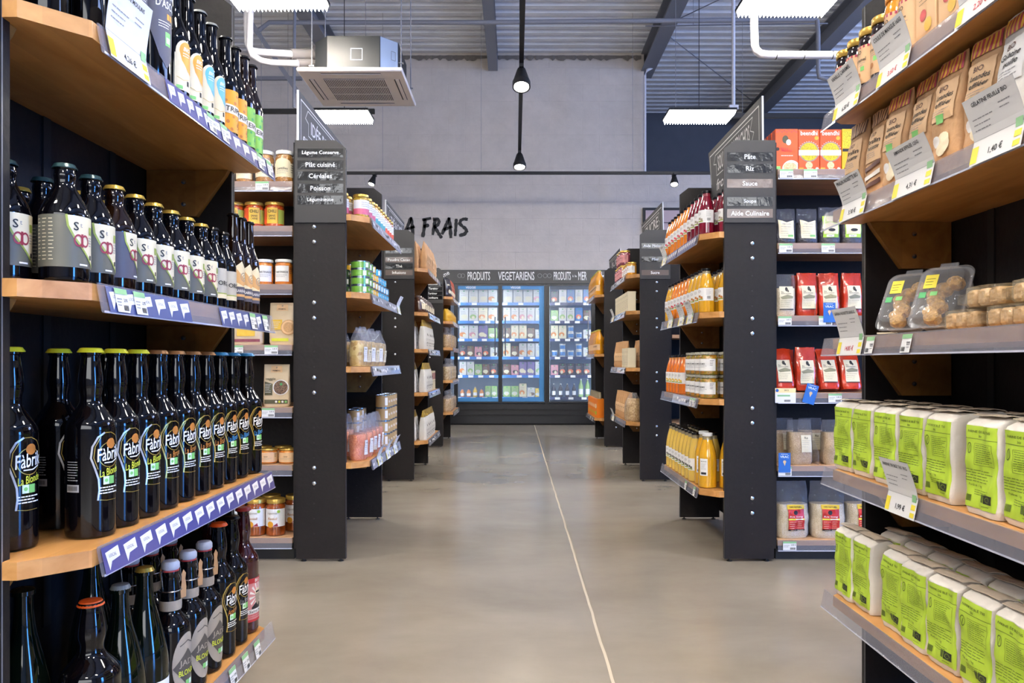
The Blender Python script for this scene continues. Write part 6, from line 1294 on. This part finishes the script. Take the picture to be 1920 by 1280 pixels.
K['bowlbox'].put(1.193, YF+.005, SRC[0], RF, 'orange rice carton with a plate picture, left of the curry cartons')
for i, px in enumerate((1.291, 1.386)): K['beendhi'].put(px, YF+.005, SRC[0], RF, 'orange curry carton with white band, %s of the pair' % ('left', 'right')[i], 'orange curry cartons')
K['yelbox'].put(1.486, YF+.005, SRC[0], RF, 'yellow grain carton behind the kraft pouches')
for i in range(3): K['bowlbox'].put(1.193, YF+.062+.055*i, SRC[0], RF, 'orange rice carton in the back, %s behind the front one' % nth(i), 'orange rice cartons at the back')
film('bean_film', '#8d90a0', clear=.90, rough=.08, bump=1.0, scale=30)
def lb_bean(green):
    def f(g, s, w_, h_):
        if green: g.grect(s, -.034, .034, h_*.17, h_*.75, 'lime_leaf', .0010); g.grect(s, -.018, .032, h_*.60, h_*.74, 'label_cream', .0014); g.gpoly(s, [(-.031, h_*.26), (.031, h_*.26), (.031, h_*.50), (.0, h_*.59), (-.031, h_*.52)], 'label_cream', .0014); g.gdisc(s, .002, h_*.37, .016, 'ink', .0018, 12, rv=.007); g.grect(s, -.02, .012, h_*.185, h_*.245, 'paper', .0014); g.gtext(s, '8 mn', -.004, h_*.215, .005, 'ink', .0020)
        else: g.gpoly(s, [(-.032, h_*.16), (.032, h_*.14), (.032, h_*.66), (.0, h_*.60), (-.036, h_*.68)], 'label_cream', .0012); g.gtext(s, 'Haricots', 0, h_*.56, .008, 'grey_ink', .002, w=.04); g.glines(s, -.026, .024, h_*.48, 5, .010, 'grey_ink', .0014, .0018); g.grect(s, .004, .028, h_*.19, h_*.25, 'organic_green', .0016)
    return f
K['bean'] = clear_kit(.092, .055, .158, 'pinch', 'black_beans', .60, 3, lb_bean(False), filmm='bean_film'); K['bean2'] = clear_kit(.094, .055, .165, 'pinch', 'black_beans', .62, 6, lb_bean(True), filmm='bean_film')
for i, px in enumerate((1.190, 1.286, 1.384, 1.482)): K['bean' if i < 2 else 'bean2'].put(px, YF, SRC[1], RF, 'clear bag of black beans, %s label, %s from the left' % ('cream' if i < 2 else 'green', nth(i)), 'bags of black beans')
mat('rice_red', '#b5331a', .22, coat=.7, bump=.5, bscale=22); mat('rice_flank', '#b98a62', .5); mat('rice_label', '#d8cfb4', .5); mat('label_line', '#7f7d63', .5)
def lb_rice(g, s, w_, h_):
    g.grect(s, -.012-.018, .030, h_*.16, h_*.70, 'rice_label', .0012); g.gdisc(s, .001, h_*.63, .0065, 'ink', .0018, 10, rv=.010); g.gdisc(s, .007, h_*.59, .004, 'ink', .0018, 8, rv=.006)
    g.gtext(s, 'Riz', -.018, h_*.565, .006, 'ink', .002); g.gtext(s, 'demi-complet', -.003, h_*.525, .006, 'ink', .002, w=.044); g.gpoly(s, [(-.028, h_*.44), (.002, h_*.50), (.028, h_*.46), (.026, h_*.41), (-.02, h_*.39)], 'label_line', .0016); g.glines(s, -.026, .024, h_*.36, 4, .008, 'label_line', .0014, .0016); g.grect(s, -.030, .030, h_*.145, h_*.165, 'ink', .0016)
def redbag(seed): return paperbag(.090, .065, .190, 'rice_red', seed, lb_rice, kind='pinch', name='rice_bag', amp=.005, n=5)
K['red_a'] = redbag(3); K['red_b'] = redbag(11)
K['rice_w'] = clear_kit(.092, .062, .185, 'pinch', 'white_rice', .66, 5, lb_rice, name='rice_bag')
K['rice_w'].put(1.190, YF+.005, SRC[2], RF, 'clear bag of white rice beside the black panel')
for i, px in enumerate((1.286, 1.382, 1.484, 1.582)): K[('red_a', 'red_b')[i % 2]].put(px, YF+.003, SRC[2], RF+(0, -.1, .05, 0)[i], 'red rice bag, %s from the left, upper red row' % nth(i), 'upright red rice bags')
for i, px in enumerate((1.30, 1.41)): K['red_a'].put(px, YF+.10, SRC[2], RF, 'red rice bag in the back of the upper red row, %s' % ('left', 'right')[i], 'upright red rice bags')
for i, px in enumerate((1.190, 1.284, 1.390, 1.488)):
    lean = (.12, .0, .20, .20)[i]; K[('red_b', 'red_a')[i % 2]].put(px, YF+.015, SRC[3]+.0075, RF, 'red rice bag, %s from the left, lower leaning row' % nth(i), 'leaning red rice bags', tilt=(0, -.24 if lean else 0))
for i, px in enumerate((1.24, 1.34, 1.50)): K['red_b'].put(px, YF+.15, SRC[3], RF, 'red rice bag in the dark back of the lower row, %s' % nth(i), 'leaning red rice bags')
K['brice'] = clear_kit(.108, .075, .195, 'pinch', 'brown_rice', .72, 4, lb_small('rice_label', -.004, .042, .28, .66, txt='Riz'), n=4)
for i, (px, yy) in enumerate(((1503, .01), (1568, .01), (1620, .02), (1484, .11), (1540, .11))): K['brice'].put(X_(px), YF+yy, SRC[4], RF, 'clear bag of brown rice, %s' % ('left one in front', 'right one in front', 'furthest right in front', 'left one at the back', 'right one at the back')[i], 'bags of brown rice')
mat('ml_yellow', '#d9b81c', .4); mat('ml_red', '#b5261f', .4)
def lb_big(g, s, w_, h_):
    g.grect(s, -.034, .040, h_*.14, h_*.52, 'ml_red', .0014); g.grect(s, -.036, .042, h_*.52, h_*.595, 'ml_yellow', .0014); g.gtext(s, '100% NATUREL', .003, h_*.557, .007, 'ink', .0022, w=.055); g.gdisc(s, .0, h_*.46, .010, 'ink', .0020, 10); g.gtext(s, 'Riz long', .003, h_*.385, .009, 'paper', .0022, w=.06)
    g.grect(s, -.034, .040, h_*.33, h_*.355, 'lime_ink', .0020); g.grect(s, .0, .034, h_*.333, h_*.352, 'paper', .0024); g.glines(s, -.030, .002, h_*.30, 5, .009, 'label_cream', .0016, .0020); g.glines(s, .008, .036, h_*.30, 5, .009, 'label_cream', .0016, .0020, seed=5); g.grect(s, -.034, .040, h_*.14, h_*.165, 'ink', .0020)
K['bigrice'] = clear_kit(.150, .095, .245, 'pinch', 'white_rice', .60, 7, lb_big, amp=.008, n=3.5, name='rice_bag')
for i, (px, yy) in enumerate(((1.223, .02), (1.382, .02), (1.542, .03))): K['bigrice'].put(px, YF+yy, SRC[5], RF+(.12, -.05, 0)[i], 'large clear rice bag with red and yellow label, %s' % ('left one', 'middle one', 'right one behind the flour bay')[i], 'large rice bags')
# blue shelf cards "VRAC"
def vrac(px, z, rot, label):
    x = X_(px); g = MB(); s = lambda u, v, o: (u, -o, v); g.add([(-.026, 0, -.05), (.026, 0, -.05), (.026, 0, .035), (-.026, 0, .035), (-.026, .0008, -.05), (.026, .0008, -.05), (.026, .0008, .035), (-.026, .0008, .035)], [(0, 1, 2, 3), (5, 4, 7, 6), (0, 3, 7, 4), (1, 5, 6, 2)], 'vrac_blue')
    g.gtext(s, 'VRAC', 0, .018, .010, 'white', .0006, w=.038); g.glines(s, -.016, .016, .030, 1, .004, 'white', .0016, .0006); g.gdisc(s, 0, -.004, .007, 'pouch_inner', .0006, 9); g.gpoly(s, [(-.004, -.010), (.004, -.010), (.001, -.022)], 'pouch_inner', .0006)
    o = g.build('shelf_card', None, smooth=False); o.location = (x, 3.2785, z); o.rotation_euler = (0, rot, 0); tag(o, label, 'shelf card', 'blue shelf cards')
vrac(1547, SRC[2]+.020, 0, 'blue shelf card reading VRAC in front of the upper red rice bags'); vrac(1513, SRC[3]+.002, .28, 'tilted blue shelf card reading VRAC on the lower red rice shelf')
vrac(1464, SRC[4]+.022, 0, 'blue shelf card reading VRAC beside the black panel, brown rice shelf'); vrac(1622, SRC[3]+.0, 0, 'blue shelf card half hidden by the near right bay')
for px, z, yy in ((1526, SRC[2], 3.34), (1524, SRC[3], 3.36), (1533, SRC[4], 3.35), (1568, SRC[2], 3.34)):
    dv = MB(); x = X_(px); dv.prism([(3.31, z), (3.46, z), (3.46, z+.10), (3.36, z+.10), (3.31, z+.05)], x-.001, x+.001, 'clear_film', 'x'); o = dv.build('shelf_divider'); tag(o, 'clear plastic divider at %s' % {1526: 'the second gap of the upper red rice row', 1524: 'the gap of the lower red rice row', 1533: 'the gap between the brown rice bags', 1568: 'the third gap of the upper red rice row'}[px], 'divider')
# ------------------------------------------------------------------ goods in the refrigerated cabinet
for n_, h_ in (('fr_white', '#cfccc6'), ('fr_cream', '#d9cfae'), ('fr_brown', '#6a4a38'), ('fr_orange', '#d08040'), ('fr_green', '#8fae6a'), ('fr_violet', '#7a6a9c'), ('fr_pink', '#c98a92'), ('fr_blue', '#3f74b0'), ('fr_dark', '#3a3238'), ('fr_yellow', '#d9b33c'), ('fr_salmon', '#d9714c')): mat(n_, h_, .35, coat=.4)
def pack_kit(base, pic, h_=.19, w_=.145, kind='pack'):
    b = MB().rbox(-.02, .02, -w_/2, w_/2, 0, h_, .004, base); g = MB(); s = front(.02); rk = random.Random(sum(map(ord, base+pic)) % 97)
    g.gdisc(s, 0, h_*.88, .012, 'leaf_green', .0006, 10, rv=.008); g.gdisc(s, rk.uniform(-.02, .02), h_*.33, w_*.36, pic, .0006, 16, rv=h_*.17); g.gdisc(s, rk.uniform(-.03, .03), h_*.26, w_*.18, 'fr_cream', .0009, 10); g.glines(s, -w_*.35, w_*.35, h_*.74, 3, .018, 'grey_ink', .005, .0006, seed=rk.randint(1, 9))
    return Kit('food_pack', 'food pack', [['pack', b.mesh('pack')], ['printed_front', g.mesh('printed_front')]])
PKS = {}
for k, a, p, hh, ww in (('w', 'fr_white', 'fr_cream', .19, .13), ('o', 'fr_white', 'fr_orange', .19, .13), ('p', 'fr_white', 'fr_pink', .19, .135), ('g', 'fr_white', 'fr_green', .18, .145), ('v', 'fr_violet', 'fr_cream', .17, .15), ('c', 'fr_cream', 'fr_orange', .175, .135), ('s', 'fr_dark', 'fr_salmon', .15, .13), ('b', 'fr_brown', 'fr_cream', .14, .12),
                     ('l', 'fr_green', 'fr_white', .14, .13), ('u', 'fr_blue', 'fr_salmon', .18, .14), ('m', 'fr_pink', 'fr_dark', .13, .13), ('k', 'fr_white', 'fr_brown', .12, .10), ('y', 'fr_yellow', 'fr_white', .11, .10)): PKS[k] = pack_kit(a, p, min(.19, hh*1.1), .13)
def rb_kit(m_, R, Hh, cap, name, cat):
    b = MB().lathe([(R*.9, 0), (R, .004), (R, Hh*.6), (R*.8, Hh*.7), (R*.4, Hh*.85), (R*.38, Hh*.95), (0, Hh*.95)], m_, 16); c = MB().lathe([(R*.45, Hh*.93), (R*.45, Hh), (0, Hh)], cap, 12); g = MB(); g.grect(cyl(R), -R, R, Hh*.15, Hh*.45, 'paper', .0006)
    return Kit(name, cat, [['body', b.mesh('body')], ['cap', c.mesh('cap')], ['label', g.mesh('label')]])
KB = {'1': rb_kit('fr_orange', .034, .13, 'fr_blue', 'small_bottle', 'bottle'), '2': rb_kit('fr_yellow', .034, .16, 'fr_white', 'small_bottle', 'bottle'), '3': rb_kit('fr_dark', .030, .20, 'fr_white', 'small_bottle', 'bottle'), '4': rb_kit('fr_green', .036, .27, 'fr_white', 'small_bottle', 'bottle')}
tub = MB().lathe([(.036, 0), (.044, .085), (.046, .086), (.046, .09), (0, .09)], 'fr_white', 20); tl = MB(); tl.grect(cyl(.041), -.04, .04, .02, .07, 'fr_blue', .002); KB['t'] = Kit('tub', 'tub', [['pot', tub.mesh('pot')], ['label', tl.mesh('label')]])
ROWS = [('left door', 861, 933, ['wwwo', 'wgco', 'opvl', 'sbmsk', 'oglbs', '1121ll']), ('middle door', 943, 1018, ['wwwp', 'ooppw', 'bccbk', 'cboow', 'bmvvg', 'llcky']), ('right door', 1032, 1108, ['swuwu', 'lggub', 'ccttk', 'ttttk', 'mssss', '333344'])]
YFR = FY+.22
for dn, p0, p1, rows in ROWS:
    for r_, row in enumerate(rows):
        x0, x1 = (p0-VX)*YFR/F, (p1-VX)*YFR/F; n = len(row)
        for i, ch in enumerate(row):
            x = x0+(x1-x0)*(i+.5)/n; kit = PKS.get(ch) or KB.get(ch); sc = min(1.15, ((x1-x0)/n-.008)/.13) if ch in PKS else min(1.0, ((x1-x0)/n-.006)/.095)
            if ch == 't':
                for l in range(2 if (i+r_) % 2 == 0 else 1): kit.put(x, YFR, FRZ[r_]+l*.0915*sc, RF, 'white tub, %s from left, %s row behind the %s, %s' % (nth(i), nth(r_), dn, ('bottom', 'upper')[l]), 'chilled goods', sc=sc)
                continue
            nm = {'w': 'white pack', 'o': 'white pack with orange picture', 'p': 'white pack with pink picture', 'g': 'white pack with green picture', 'v': 'violet pack', 'c': 'cream pack', 's': 'dark salmon pack', 'b': 'brown pack', 'l': 'green pack', 'u': 'blue pack', 'm': 'pink pack', 'k': 'small white pack', 'y': 'small yellow pack', '1': 'small orange bottle', '2': 'small yellow bottle', '3': 'small dark bottle', '4': 'tall green bottle'}[ch]
            kit.put(x, YFR, FRZ[r_], RF, '%s, %s from left, %s row behind the %s' % (nm, nth(i), nth(r_), dn), 'chilled goods', sc=(1, sc, 1) if ch in PKS else sc)
